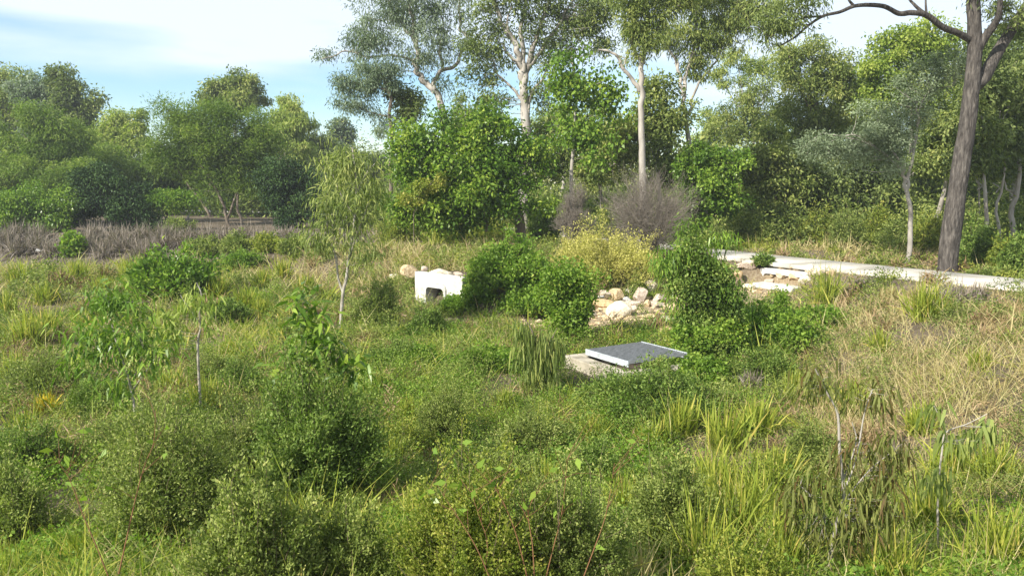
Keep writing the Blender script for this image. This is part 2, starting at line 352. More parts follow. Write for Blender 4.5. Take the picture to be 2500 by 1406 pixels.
# culvert headwall on the left
PL = pt(1012, 663, 23.0); PR = pt(1128, 678, 21.5)
dirx = PR-PL; wid = float(np.hypot(dirx[0], dirx[1])); rot = math.atan2(dirx[1], dirx[0])
hz = float(PL[2])
hw = thing('culvert_headwall', (PL[0], PL[1], -.05), 'white concrete box culvert outlet with a rounded square opening, half buried in weeds', 'culvert')
hw.rotation_euler.z = rot
def octo(x0, x1, z0, z1, c): return [(x0, z0), (x1, z0), (x1, z1-c), (x1-c*.3, z1-c*.3), (x1-c, z1), (x0+c, z1), (x0+c*.3, z1-c*.3), (x0, z1-c)]
H = hz+.05; ox0, ox1 = wid*.27, wid*.64
outer = [(0, -.3), (wid, -.3), (wid, H*.75), (wid, H), (wid*.66, H), (wid*.3, H), (0, H), (0, H*.75)]
inner = octo(ox0-.09, ox1+.09, -.3, .74, .13)
extrude_frame('wall', M['concrete'], hw, outer, inner, 0, .22, .02)
extrude_frame('box_pipe', M['concrete_white'], hw, octo(ox0-.088, ox1+.088, -.298, .738, .13), octo(ox0, ox1, -.25, .63, .11), -.05, 2.2)
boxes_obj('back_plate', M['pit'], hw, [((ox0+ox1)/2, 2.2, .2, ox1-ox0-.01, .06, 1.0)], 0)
# lettering cast above the opening (faint and illegible in the photo): short raised dashes
boxes_obj('cast_marks', M['concrete'], hw, [(ox0+.26+i*.035, -.052, .69, .012, .006, .03+.01*(i % 2)) for i in range(8)], 0)

# culvert under the footpath
Q0 = pt(1856, 655, 25.7); Q1 = pt(1973, 661, 24.1); Q0[2] = Q1[2] = .80
dq = Q1-Q0; wq = float(np.hypot(dq[0], dq[1])); rq = math.atan2(dq[1], dq[0])
pc = thing('path_culvert', (Q0[0], Q0[1], Q0[2]-.62), 'pale concrete box culvert inlet opening onto the rocks beneath the footpath edge', 'culvert')
pc.rotation_euler.z = rq
H2 = .62
extrude_frame('box', M['concrete_white'], pc, octo(0, wq, -.1, H2, .03), octo(.13, wq-.13, -.06, H2-.17, .09), 0, 1.6)
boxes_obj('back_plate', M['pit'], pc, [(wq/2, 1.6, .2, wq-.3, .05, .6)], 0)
ap0 = at(1898, 706)
ap = boxes_obj('concrete_apron', M['concrete'], None, [(0, 0, 0, 1.5, .5, .14)], .02); ap.location = (ap0[0], ap0[1], ap0[2]+.06); ap.rotation_euler.z = rq
tag(ap, 'flat pale concrete strip laid in the stones in front of the footpath culvert', 'concrete slab')

# drain pit with steel grate
gl, gn, gr_, gb = pt(1437, 848, 15.0), pt(1548, 884, 13.75), pt(1668, 862, 14.5), pt(1555, 838, 15.5)
gc = (gl+gn+gr_+gb)/4; gdir = (gn-gl); gang = math.atan2(gdir[1], gdir[0]); gz = float(gc[2])
pit = thing('drain_pit', (gc[0], gc[1], gz-.10), 'square concrete stormwater pit surround under the steel grate, half hidden in weeds', 'drain pit'); pit.rotation_euler.z = gang
S = .80
boxes_obj('surround', M['concrete_stained'], pit, [(0, -S, -.33, 2*S+.3, .3, .55), (0, S, -.33, 2*S+.3, .3, .55), (-S, 0, -.33, .3, 2*S-.302, .55), (S, 0, -.33, .3, 2*S-.302, .55)], .02)
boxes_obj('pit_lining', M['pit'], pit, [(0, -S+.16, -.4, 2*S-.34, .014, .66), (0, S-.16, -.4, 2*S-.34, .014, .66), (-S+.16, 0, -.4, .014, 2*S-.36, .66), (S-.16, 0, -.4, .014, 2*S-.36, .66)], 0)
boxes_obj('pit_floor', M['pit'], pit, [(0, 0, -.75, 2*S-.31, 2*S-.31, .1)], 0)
gt = thing('drain_grate', (gc[0], gc[1], gz), 'galvanised steel bar grate lying on the concrete drain pit', 'grate'); gt.rotation_euler = (math.radians(1.2), math.radians(-1.0), gang)
a2, b2 = .67, .64
for sy in (-1, 1): boxes_obj('side_plate', M['steel'], gt, [(0, sy*b2, -.045, 2*a2, .02, .11)], .006)
nb = 22
for i in range(nb):
    boxes_obj('bar', M['steel_dull'], gt, [(-a2+.006+i*(2*a2-.012)/(nb-1), 0, -.02, .009, 2*b2-.022, .045)], 0)
boxes_obj('cross_rod', M['steel'], gt, [(0, xx, -.05, 2*a2-.02, .012, .012) for xx in (-.32, 0, .32)], 0)

# rocks
def rock_mesh(seed, flat=.75, elong=1.25):
    import bmesh
    r = np.random.default_rng(seed); bm = bmesh.new(); bmesh.ops.create_icosphere(bm, subdivisions=4, radius=1)
    V = np.array([v.co[:] for v in bm.verts])
    for _ in range(15):
        n = r.normal(size=3); n /= np.linalg.norm(n); d = r.uniform(.55, .9); h = V@n-d
        V = V-np.where(h > 0, h*.95, 0)[:, None]*n
    V = V*np.array([elong, 1, flat]); 
    V = V*(1+.07*(vnoise(V[:, 0]*2+V[:, 2]*3+seed, V[:, 1]*2+seed+V[:, 2], .6, seed)-.5)+.035*(vnoise(V[:, 0]*6+V[:, 2]*5+seed, V[:, 1]*6, .8, seed)-.5))[:, None]
    for v, c in zip(bm.verts, V): v.co = c
    me = bpy.data.meshes.new('rock'); bm.to_mesh(me); bm.free()
    for p in me.polygons: p.use_smooth = False
    return me
ROCKS = [  # u, v(centre), radius px, colour, label, elong, flat
 (1000, 661, 19, 'tan', 'large rounded tan boulder behind the left end of the white culvert headwall', 1.15, .95),
 (961, 676, 13, 'cream', 'cream boulder farthest left of the ones beside the white culvert headwall', 1.2, .7),
 (1035, 657, 10, 'pink', 'reddish stone wedged between the tan boulder and the white headwall top', 1.0, .9),
 (994, 679, 12, 'cream', 'pale stone resting under the large tan boulder', 1.3, .6),
 (1066, 661, 20, 'cream', 'long cream boulder lying behind the top edge of the white headwall', 1.5, .6),
 (1086, 665, 14, 'cream', 'cream boulder touching the right end of the long one behind the headwall', 1.3, .7),
 (1119, 669, 10, 'pink', 'small brownish pink stone at the right end of the white headwall top', 1.4, .7),
 (1006, 713, 9, 'orange', 'orange brown stone against the left side of the white headwall', .8, 1.3),
 (1134, 712, 9, 'pink', 'pinkish brown stone against the right side of the white headwall', .8, 1.2),
 (1157, 727, 13, 'cream', 'upright pointed cream stone in weeds right of the white headwall', .7, 1.2),
 (1178, 748, 9, 'pink', 'small pale pink stone below the upright pointed one in the weeds', 1.1, .8),
 (1143, 765, 8, 'tan', 'small tan stone low in the weeds in front of the white headwall', 1.4, .6),
 (1092, 782, 10, 'tan', 'half buried tan stone in the bare patch below the white headwall', 1.6, .5),
 (1473, 716, 16, 'pink', 'pinkish boulder at the left of the central rock pile beside the vine column', 1.2, .8),
 (1507, 720, 18, 'tan', 'slanted tan boulder at the back of the central rock pile', 1.25, .9),
 (1538, 711, 12, 'grey', 'small grey stone between the tan and the pink boulders of the central pile', 1.1, .9),
 (1564, 720, 19, 'pink', 'big rounded pink boulder in the middle of the central rock pile', 1.0, 1.0),
 (1589, 703, 17, 'cream', 'tall cream boulder highest on the right of the central rock pile', 1.0, 1.05),
 (1609, 727, 14, 'pink', 'pink stone at the right end of the central pile by the wattle sapling', 1.3, .8),
 (1478, 746, 19, 'orange', 'orange brown boulder at the lower left of the central rock pile', 1.4, .7),
 (1511, 739, 12, 'cream', 'flat cream stone above the big white boulder of the central pile', 1.5, .6),
 (1541, 742, 15, 'pink', 'wedge shaped pink stone right above the big white boulder', 1.4, .7),
 (1515, 760, 26, 'cream', 'biggest, almost white boulder at the front of the central rock pile', 1.25, .8),
 (1552, 754, 10, 'pink', 'small reddish stone at the right of the big white boulder', 1.2, .7),
 (1581, 743, 10, 'tan', 'small yellowish block between pink stones in the central pile', 1.0, 1.0),
 (1603, 744, 14, 'pink', 'flat pink stone at the lower right of the central rock pile', 1.4, .7),
 (1467, 724, 8, 'grey', 'small whitish stone on the left edge of the central rock pile', 1.2, .8),
 (1531, 730, 9, 'grey', 'small light stone in the middle crevice of the central rock pile', 1.2, .8),
 (1451, 769, 6, 'cream', 'little cream stone alone at the foot of the vine column', 1.1, .8),
 (1583, 774, 13, 'tan', 'low flat tan stone in sand below the central rock pile', 1.8, .4),
 (1626, 778, 14, 'cream', 'low flat pale stone in sand beneath the wattle sapling branches', 1.7, .4),
 (1630, 806, 15, 'orange', 'yellowish slab of stone in the sand above the steel grate', 1.6, .45),
 (1747, 657, 13, 'grey', 'grey boulder just right of the wattle sapling under the footpath', 1.3, .8),
 (1765, 672, 11, 'pink', 'pink stone below the grey boulder near the wattle sapling', 1.2, .8),
 (1812, 651, 11, 'pink', 'pinkish stone below the footpath edge left of the path culvert', 1.3, .8),
 (1833, 664, 15, 'pink', 'dark pink boulder touching the left side of the path culvert', 1.3, .8),
 (1797, 673, 15, 'orange', 'orange cream boulder in the rocks left of the path culvert', 1.3, .8),
 (1855, 684, 15, 'grey', 'light grey angular boulder at the lower left corner of the path culvert', 1.3, .8),
 (1880, 691, 13, 'pink', 'brownish pink flat faced boulder in front of the path culvert opening', 1.1, .9),
 (1914, 680, 15, 'cream', 'cream boulder in the middle of the path culvert opening', 1.2, .8),
 (1941, 688, 15, 'tan', 'tan boulder in front of the right half of the path culvert opening', 1.3, .8),
 (1908, 699, 14, 'pink', 'flat pink stone lying against the concrete strip', 1.7, .5),
 (1964, 686, 13, 'cream', 'cream stone at the lower right corner of the path culvert', 1.2, .9),
 (1981, 662, 13, 'cream', 'square cream boulder beside the right end of the path culvert', 1.0, 1.0),
 (2003, 665, 16, 'cream', 'broad cream boulder right of the path culvert behind the strap leaf clump', 1.3, .8),
 (2030, 668, 11, 'tan', 'tan stone at the right end of the boulders behind the strap leaf clump', 1.2, .8),
 (1729, 683, 12, 'orange', 'orange stone seen through the right branches of the wattle sapling', 1.3, .8),
 (1776, 692, 13, 'cream', 'cream stone low between the wattle sapling and the concrete strip', 1.4, .7),
 (1831, 701, 11, 'cream', 'pale stone at the left end of the concrete strip', 1.4, .6),
 (1760, 710, 10, 'pink', 'small pink stone low against the creeper right of the wattle sapling', 1.3, .6),
 (1925, 722, 9, 'tan', 'small tan stone just below the concrete strip', 1.5, .5),
]
for i, (u, v, r, c, lab, el_, fl) in enumerate(ROCKS):
    p = at(u, v+r*.55*fl)
    if 1440 < u < 1620 and v < 740: p = at(u, v+r*.7)
    if v < 672 and u < 1130:   # stones on the fill behind the headwall
        D_ = 23.4 if u < 1045 else 22.9
        p = pt(u, v+r*.7, D_)
    R = r/F*p[1]*(1.24 if 1440 < u < 1640 else 1.2)
    me = rock_mesh(i+3, fl, el_); me.materials.append(M['rock_'+c])
    ob = bpy.data.objects.new('boulder' if r > 11 else 'stone', me); COL.objects.link(ob)
    ob.location = (p[0], p[1]+R*.3, p[2]+R*fl*.45); ob.scale = (R*.95,)*3; ob.rotation_euler = (rng.uniform(-.15, .15), rng.uniform(-.2, .2), rng.uniform(-.5, .5))
    tag(ob, lab, 'rock', 'rocks placed round the culverts')

# loose small stones in the channel
import bmesh as _bm
def small_stones(n):
    bm = _bm.new(); _bm.ops.create_icosphere(bm, subdivisions=2, radius=1); V0 = np.array([v.co[:] for v in bm.verts]); T0 = [[v.index for v in f.verts] for f in bm.faces]; bm.free()
    V = []; Fc = []; k = 0
    while k < n:
        x, y = rng.uniform(-3, 10.5), rng.uniform(18, 28)
        if chan_dist(np.array([x]), np.array([y]))[0] > 1.3*rng.uniform(.3, 1) and not (abs(x-hw.location.x-1.2) < 1.3 and 20 < y < 21.6 and rng.uniform() < .3): continue
        q = V0*(1+.25*rng.normal(size=(len(V0), 1)).clip(-1, 1))*np.array([1.2, 1, .7])*rng.uniform(.025, .08); a_ = rng.uniform(0, 6.28)
        q = np.c_[q[:, 0]*math.cos(a_)-q[:, 1]*math.sin(a_), q[:, 0]*math.sin(a_)+q[:, 1]*math.cos(a_), q[:, 2]]+[x, y, float(G(x, y))]
        b0 = k*len(V0); V.append(q); Fc += [[i+b0 for i in f] for f in T0]; k += 1
    me = bpy.data.meshes.new('gravel'); me.from_pydata(np.concatenate(V).tolist(), [], Fc); me.materials.append(M['rock_tan']); o_ = bpy.data.objects.new('gravel', me); COL.objects.link(o_)
    tag(o_, 'small loose pale stones lying between the boulders', 'gravel', kind='stuff')
small_stones(450)

# ------------------------------------------------------------------ plants
def world_limb(pts, D, w0, w1):
    P = [pt(q[0], q[1], D+(q[2] if len(q) > 2 else 0)) for q in pts]
    n = len(P); R = [(w0+(w1-w0)*i/(n-1))*.5*D/F for i in range(n)]
    return P, R
def plant(name, label, cat, D, limbs, clumps, leaf, bark, L=.12, W=.03, n=9000, droop=.3, sub=.45, nsub=None, group=None,
          base=None, depth=.8, sides=8, twr=.012, spread=1.0, up=.3, strap=False, tlo=0., thi=1., rough=.06, crownname='crown', trunkname='trunk', wobble=.0):
    """limbs: (points in (u,v[,dy]), width0 px, width1 px); clumps: (u,v,ru,rv[,dy])"""
    LP = []; gt_ = Geo(); 
    for k, (pts, w0, w1) in enumerate(limbs):
        P, R = world_limb(pts, D, w0, w1)
        if k == 0:
            gx, gy = P[0][0], P[0][1]; gz_ = float(G(gx, gy))
            if P[0][2] > gz_+.1:
                P = [np.array([gx, gy, gz_-.1])]+P; R = [R[0]*1.12]+R
            else: P[0][2] = gz_-.1
            root = P[0].copy(); root[2] = gz_
        P, R = smooth_line(P, R, 6)
        if wobble: P = P+np.c_[vnoise(np.arange(len(P)), np.full(len(P), k+.5), 2.2, 17)-.5, vnoise(np.arange(len(P)), np.full(len(P), k+9.5), 2.2, 18)-.5, np.zeros(len(P))]*wobble
        add_tube(gt_, P, R, sides, rough); LP.append(P)
        if k == 0: R[0] *= 1.2
    LP = np.concatenate(LP)
    LPs = LP[LP[:, 2] > LP[:, 2].min()+.35*(LP[:, 2].max()-LP[:, 2].min())] if len(LP) > 8 else LP
    o = thing(name, root, label, cat, group)
    gl_ = Geo(); area = sum(c[2]*c[3] for c in clumps)
    A = []; B = []
    for c in clumps:
        u, v, ru, rv = c[:4]; dy = c[4] if len(c) > 4 else 0
        C0 = pt(u, v, D+dy); rx, rz = ru/F*D, rv/F*D; ry = rx*depth
        m = max(30, int(n*ru*rv/area)); ks = nsub or max(4, int(9*(rx*rz)**.9/(sub*sub)/1.6)); ks = min(ks, 160)
        q = unit(rng.normal(size=(ks, 3)))*(rng.uniform(.25, 1, ks)**.5)[:, None]
        SC = C0+q*np.array([rx, ry, rz])*(1+.10*rng.normal(size=(ks, 1))+np.where(rng.uniform(size=(ks, 1)) < .15, .32, 0))
        wgt = rng.uniform(.4, 1.6, ks); own = rng.choice(ks, m, p=wgt/wgt.sum())
        ssub = sub*rng.uniform(.6, 1.25, ks)
        off = rng.normal(size=(m, 3)).clip(-1.9, 1.9)*np.array([1, 1, .72])*.5*ssub[own][:, None]*spread
        P = SC[own]+off
        base_t = rng.uniform(.15, .75, ks)[own]
        tt = np.clip(base_t+rng.normal(size=m)*.18, tlo, thi)
        dr = unit(off)*.6+rng.normal(size=(m, 3))*.7; dr[:, 2] -= droop*1.6
        ll = L*rng.uniform(.65, 1.3, m)
        if strap: add_long(gl_, P, dr, ll, W*rng.uniform(.7, 1.2, m), tt, sag=.25)
        else: add_leaves(gl_, P, dr, ll, W*rng.uniform(.7, 1.3, m), tt, up=up)
        for sc_ in SC:
            dd = np.linalg.norm((LPs-sc_)*np.array([1, 1, 1.0])+np.array([0, 0, .0]), axis=1)+np.where(LPs[:, 2] > sc_[2], .6, 0)
            A.append(LPs[np.argmin(dd)]); B.append(sc_)
    A = np.array(A); B = np.array(B); far_ = np.linalg.norm(A-B, axis=1)
    add_twigs(gt_, A, B, np.clip(twr*(.5+far_*.6), twr*.5, twr*3.2), twr*.35, bend=.09, segs=5, sagz=-.04)
    gt_.build(trunkname, bark, o, smooth=True, origin=root)
    gl_.build(crownname, leaf, o, origin=root)
    return o

def shrub(name, label, u, v, rpx, hpx, leaf, n=16000, L=.03, W=.012, cat='bush', group=None, sprigs=260, stem='twig', upk=.9, tlo=0, thi=1, dens=.5, flat=1.0, D=None, sw=.003):
    p = at(u, v) if D is None else np.array([*(pt(u, v, D)[:2]), 0]); p[2] = float(G(p[0], p[1]))
    s = p[1]/F; r = rpx*s; h = hpx*s
    o = thing(name, p, label, cat, group)
    m = sprigs; th = rng.uniform(0, 2*math.pi, m); el_ = np.arccos(rng.uniform(0, 1, m)**.8)   # from the zenith
    kd = int(rng.integers(6, 10)); ca_ = rng.uniform(0, 2*math.pi, kd); cr_ = rng.uniform(.3, .72, kd)*r
    cc = np.c_[np.cos(ca_)*cr_, np.sin(ca_)*cr_*.9]; hh_ = h*rng.uniform(.62, 1.05, kd)*(1-.25*cr_/r); hh_[0] = h; cc[0] *= .4
    rr_ = r*rng.uniform(.42, .64, kd); dm = rng.integers(0, kd, m); tall = np.where(rng.uniform(size=m) < .2, rng.uniform(1.1, 1.45, m), rng.uniform(.78, 1.05, m))
    B = np.c_[cc[dm, 0]+np.cos(th)*np.sin(el_)*rr_[dm]*tall, cc[dm, 1]+np.sin(th)*np.sin(el_)*rr_[dm]*tall, (.10+.90*np.cos(el_))*hh_[dm]*tall]
    A = np.c_[cc[dm]*.25+rng.normal(size=(m, 2))*r*.10, np.full(m, 0.0)]
    if stem:
        gs = Geo(); add_twigs(gs, A, B, sw*1.6, sw*.5, rng.uniform(0, 1, m), bend=.05, segs=4, sagz=.10)
    own = rng.integers(0, m, n); t_ = 1-np.abs(rng.normal(size=n))*.30*dens*2; t_ = np.clip(t_, .1, 1)
    P = A[own]+(B-A)[own]*t_[:, None]; P[:, 2] += .10*np.linalg.norm(B-A, axis=1)[own]*4*t_*(1-t_)
    dirs = unit((B-A)[own])
    spr = r*.085*(1.25-t_)+L*.6
    P = P+rng.normal(size=(n, 3))*spr[:, None]
    P[:, 2] = np.abs(P[:, 2])
    dr = dirs*upk+rng.normal(size=(n, 3))*.75; dr[:, 2] += .25
    tt = np.clip(rng.uniform(.1, .6, m)[own]+.30*(t_-.7)+rng.normal(size=n)*.15, tlo, thi)
    gl_ = Geo(); add_leaves(gl_, P, dr, L*rng.uniform(.6, 1.35, n), W*rng.uniform(.7, 1.3, n), tt, up=.5)
    gl_.build('foliage', leaf, o)
    if stem: gs.build('stems', M[stem], o, smooth=True)
    return o

# ---- right: the big dark trunked tree
plant('gum_tree', 'big gum with furrowed dark trunk at right, a long bare limb reaching left', 'tree', 23.5,
 [([(2312, 668), (2318, 600), (2332, 500), (2347, 400), (2362, 300), (2374, 200), (2380, 110), (2376, 0), (2370, -160), (2380, -330)], 48, 24),
  ([(2366, 215, .1), (2400, 190, .1), (2440, 120, .3), (2500, 25, .8), (2570, -90, 1.2), (2650, -260, 1.6)], 36, 14),
  ([(2380, 130), (2402, 96, -.1), (2428, 60, -.3), (2440, 30, -.5), (2445, -70, -.8)], 24, 9),
  ([(2368, 98), (2340, 82, -.2), (2300, 66, -.4), (2262, 38, -.6), (2225, 32, -.7), (2195, 34, -.8), (2160, 17, -.9), (2120, 13, -1), (2085, 16, -1), (2050, 30, -1.1), (2010, 40, -1.2), (1975, 62, -1.3), (1940, 92, -1.4), (1905, 112, -1.5)], 16, 3.5),
  ([(2262, 38, -.6), (2235, 15, -.6), (2215, -10, -.5), (2200, -60, -.4)], 9, 3), ([(2085, 16, -1), (2070, -5, -1), (2055, -60, -.9)], 7, 3),
  ([(2262, 38, -.6), (2260, 5, -.5), (2262, -30, -.4)], 6, 3),
  ([(2010, 40, -1.2), (1960, 45, -1.4), (1920, 62, -1.5), (1880, 92, -1.6)], 5, 2), ([(1975, 62, -1.3), (1930, 60, -1.3), (1870, 40, -1.4)], 5, 2)],
 [(2460, 10, 60, 40), (2380, -160, 160, 90), (2600, -120, 120, 120), (2220, -130, 120, 60), (1890, 30, 55, 45, -1.5), (1960, 0, 60, 30, -1.3), (2050, -80, 90, 40, -1), (2480, 60, 40, 25, 1), (1890, 85, 35, 20, -1.5), (1955, 50, 35, 14, -1.4)],
 M['gum_dark'], M['bark_grey'], L=.16, W=.035, n=22000, droop=.6, sides=20, rough=.05, twr=.012)

# ---- the tall gums in the middle
plant('gum_tree', 'silvery leaved gum tree with a leaning pale trunk rising behind the dense round bush', 'tree', 40,
 [([(1082, 330), (1074, 262), (1060, 225), (1040, 205), (1022, 180), (1015, 150), (1018, 110), (1010, 60), (1000, 10), (990, -80)], 18, 7),
  ([(1060, 228), (1064, 195), (1082, 172), (1110, 160), (1128, 130), (1140, 90), (1122, 70), (1120, 20), (1130, -40)], 11, 4),
  ([(1018, 110), (985, 60), (960, 20), (940, -50)], 8, 3), ([(1015, 150), (960, 135), (900, 140), (850, 125), (815, 138), (785, 145)], 6, 2),
  ([(1082, 172), (1075, 120), (1085, 70), (1070, 20)], 7, 3)],
 [(925, 60, 70, 70), (900, 130, 55, 50), (865, 105, 35, 40), (1010, 30, 60, 50), (1055, 75, 55, 55), (1105, 30, 50, 45), (800, 132, 26, 22), (1075, 130, 45, 35), (985, 150, 45, 40), (1090, 205, 25, 28),
  (950, -40, 120, 60), (1090, -60, 110, 60), (1140, 130, 35, 35), (1040, 155, 20, 15)],
 M['gum_grey'], M['bark_pale'], L=.18, W=.045, n=24000, droop=.8, sub=.62, sides=10, wobble=.25)
plant('gum_tree', 'small crooked grey gum left of the round bush, drooping against blue sky', 'tree', 38,
 [([(955, 350), (948, 285), (950, 240), (945, 212), (938, 190), (920, 165)], 10, 4), ([(946, 222), (925, 215), (905, 222), (885, 212)], 4, 2), ([(948, 285), (925, 280), (900, 272), (880, 262)], 4, 1.5)],
 [(880, 205, 45, 35), (860, 235, 40, 32), (905, 180, 45, 30), (850, 200, 25, 20), (945, 190, 30, 30), (885, 268, 25, 14), (925, 300, 30, 25), (945, 165, 30, 25)],
 M['gum_grey'], M['bark_brown'], L=.17, W=.042, n=8500, droop=.8, sub=.5, wobble=.2, tlo=0., thi=.7)
plant('gum_tree', 'many stemmed pale gum tree in the centre with a thick fan of upright limbs', 'tree', 37,
 [([(1282, 370), (1280, 300), (1277, 240), (1277, 200), (1272, 160), (1262, 120), (1240, 80), (1220, 45), (1208, 0), (1190, -80)], 25, 8),
  ([(1277, 215), (1290, 165), (1302, 120), (1312, 80), (1330, 40), (1345, -20)], 17, 6), ([(1277, 190), (1280, 130), (1275, 70), (1283, 10), (1290, -70)], 14, 5),
  ([(1272, 160), (1250, 140), (1235, 120), (1225, 105)], 9, 4), ([(1290, 165), (1320, 130), (1345, 90), (1375, 45), (1400, 0)], 11, 4),
  ([(1279, 260), (1262, 225), (1240, 205), (1215, 180), (1205, 150)], 8, 3), ([(1283, 300), (1300, 230), (1325, 190), (1345, 150)], 9, 3),
  ([(1262, 120), (1240, 60), (1250, 10)], 7, 3)],
 [(1190, 40, 45, 45), (1250, -10, 60, 40), (1320, 20, 60, 45), (1400, 40, 60, 50), (1450, 85, 50, 40), (1380, 100, 50, 40), (1300, 80, 35, 30), (1200, 110, 45, 35), (1160, 90, 35, 35), (1340, 150, 35, 30),
  (1170, 190, 50, 40), (1190, 240, 45, 35), (1330, 220, 45, 45), (1240, 150, 25, 22), (1430, 10, 80, 50), (1300, -70, 150, 50), (1470, 20, 40, 30)],
 M['gum_dark'], M['bark_pale'], L=.17, W=.06, n=22000, droop=.5, sub=.6, sides=12, wobble=.2)
plant('slender_tree', 'slender tree with big round leaves right of the fan limbed gum', 'tree', 33,
 [([(1395, 430), (1400, 360), (1402, 300), (1408, 240), (1402, 180), (1392, 130)], 9, 3), ([(1408, 240), (1440, 215), (1470, 200)], 4, 2)],
 [(1390, 160, 32, 40), (1415, 195, 40, 35), (1375, 200, 22, 30), (1468, 215, 35, 40), (1400, 250, 35, 30), (1420, 300, 40, 40), (1385, 340, 45, 40), (1440, 350, 45, 45), (1490, 260, 35, 30)],
 M['broad'], M['bark_pale'], L=.17, W=.13, n=4200, droop=.7, sub=.8, tlo=.25)
plant('gum_tree', 'straight pale trunked gum with a dead white limb on its left', 'tree', 31,
 [([(1567, 560), (1567, 435), (1565, 350), (1565, 280), (1567, 220), (1566, 160), (1574, 110), (1582, 60), (1580, 0), (1590, -90)], 18, 7),
  ([(1563, 222), (1545, 195), (1520, 165), (1508, 140), (1485, 125), (1460, 122)], 11, 4), ([(1568, 160), (1552, 125), (1540, 90), (1545, 40), (1530, 0), (1515, -30)], 9, 4),
  ([(1572, 125), (1600, 85), (1620, 50), (1650, 20), (1680, 5)], 9, 3), ([(1520, 165), (1528, 145), (1512, 135)], 4, 2)],
 [(1555, 55, 42, 42), (1585, 95, 35, 38), (1600, 20, 45, 35), (1580, -60, 110, 50), (1535, 10, 25, 25), (1560, 130, 22, 25), (1650, -10, 50, 30)],
 M['gum_green'], M['bark_pale'], L=.18, W=.042, n=15000, droop=.7, sub=.5, sides=12, wobble=.1)
plant('gum_tree', 'greyish curving gum with drooping leaves right of the straight pale one', 'tree', 37,
 [([(1682, 520), (1680, 420), (1678, 345), (1672, 280), (1666, 215), (1655, 165), (1640, 130)], 15, 6), ([(1668, 235), (1678, 180), (1690, 140), (1696, 90), (1700, 40), (1710, -20)], 10, 4),
  ([(1682, 280), (1695, 235), (1715, 195), (1740, 160), (1760, 130), (1780, 100)], 7, 3), ([(1690, 140), (1720, 100), (1760, 80), (1810, 60)], 6, 2), ([(1655, 165), (1630, 110), (1610, 90)], 5, 2)],
 [(1640, 100, 35, 35), (1680, 60, 50, 45), (1720, 110, 45, 35), (1740, 40, 60, 45), (1800, 30, 55, 45), (1845, 55, 40, 42), (1690, 150, 35, 25), (1770, 105, 35, 25), (1720, 170, 30, 22), (1700, -40, 120, 50), (1850, 5, 60, 35), (1895, 55, 35, 25)],
 M['gum_green'], M['bark_pale'], L=.20, W=.045, n=22000, droop=1.0, sub=.5, sides=10, wobble=.2)

# ---- dense round bush in the middle
plant('broadleaf_tree', 'dense round glossy broadleaf tree bush in the middle of the picture above the dry bank', 'tree', 31,
 [([(1272, 570), (1262, 500), (1240, 430), (1200, 360)], 26, 8), ([(1190, 565), (1170, 480), (1130, 400), (1060, 330)], 14, 5), ([(1080, 555), (1070, 480), (1020, 400)], 12, 5)],
 [(1060, 330, 90, 45), (1020, 400, 75, 60), (1120, 380, 90, 60), (1200, 330, 70, 45), (1240, 400, 90, 60), (1290, 370, 45, 40), (1150, 450, 110, 60), (1260, 480, 75, 55), (1060, 480, 90, 50), (1000, 500, 55, 45), (1170, 520, 90, 35), (1090, 300, 40, 25), (1180, 290, 35, 25), (985, 340, 30, 35), (1090, 535, 90, 25), (1180, 400, 60, 60)],
 M['broad'], M['bark_brown'], L=.16, W=.085, n=34000, droop=.3, sub=.62, sides=10, up=1.0, depth=1.0)
plant('vine', 'yellowing vine tangled over the lower left of the round broadleaf bush', 'vine', 29.5,
 [([(1010, 530), (1015, 510), (1030, 470), (1060, 440)], 2, 1)], [(1040, 458, 35, 16), (1005, 490, 30, 14), (1070, 440, 20, 10)],
 M['lime'], M['bark_brown'], L=.11, W=.06, n=1400, sub=.25)

# ---- back wood: trees on the right
def auto_tree(name, label, D, u, vbase, vtop, crown, leaf, bark, n, L, W, tw=12, lean=0, cat='tree', sub=.6, droop=.5, tlo=0, thi=1, up=.3, seed=0, wobble=.2, sides=7):
    r = random.Random(seed or (u*7+vbase))
    vm = min(c[1] for c in crown)
    tp = (u+lean, vm+20)
    P = [(u, vbase), (u+lean*.3+r.uniform(-6, 6), vbase*.66+tp[1]*.34), (u+lean*.6+r.uniform(-8, 8), vbase*.33+tp[1]*.67), tp]
    limbs = [(P, tw, tw*.3)]
    for c in crown:
        q = P[1] if c[1] > P[2][1] else P[2]
        limbs.append(([q, ((q[0]+c[0])/2+r.uniform(-8, 8), (q[1]+c[1])/2+r.uniform(-4, 14), r.uniform(-.5, .5)), (c[0], c[1])], tw*.42, tw*.15))
    return plant(name, label, cat, D, limbs, crown, leaf, bark, L=L, W=W, n=n, sub=sub, droop=droop, tlo=tlo, thi=thi, up=up, wobble=wobble, sides=sides)
T = auto_tree
T('broadleaf_tree', 'leafy green tree filling the gap just behind the straight pale trunk, lit on its right', 36, 1610, 560, 200, [(1600, 260, 45, 50), (1640, 300, 45, 50), (1590, 350, 55, 50), (1640, 400, 55, 45), (1620, 210, 35, 35), (1530, 330, 45, 60), (1500, 400, 60, 50)], M['gum_green'], M['bark_pale'], 13000, .17, .09, up=.8)
T('broadleaf_tree', 'mid green tree behind the slender round leaved one', 38, 1465, 560, 280, [(1440, 400, 70, 50), (1350, 400, 50, 50), (1480, 330, 45, 45), (1330, 330, 35, 40)], M['gum_green'], M['bark_pale'], 9000, .17, .08)
T('vine_shrub', 'dark green vine covered shrub to the right of the grey twiggy bush', 33, 1745, 590, 350, [(1720, 390, 55, 40), (1760, 400, 50, 45), (1730, 450, 70, 50), (1770, 480, 50, 40), (1720, 510, 55, 35)], M['broad'], M['bark_brown'], 16000, .14, .09, cat='shrub', sub=.4, thi=.8, up=1)
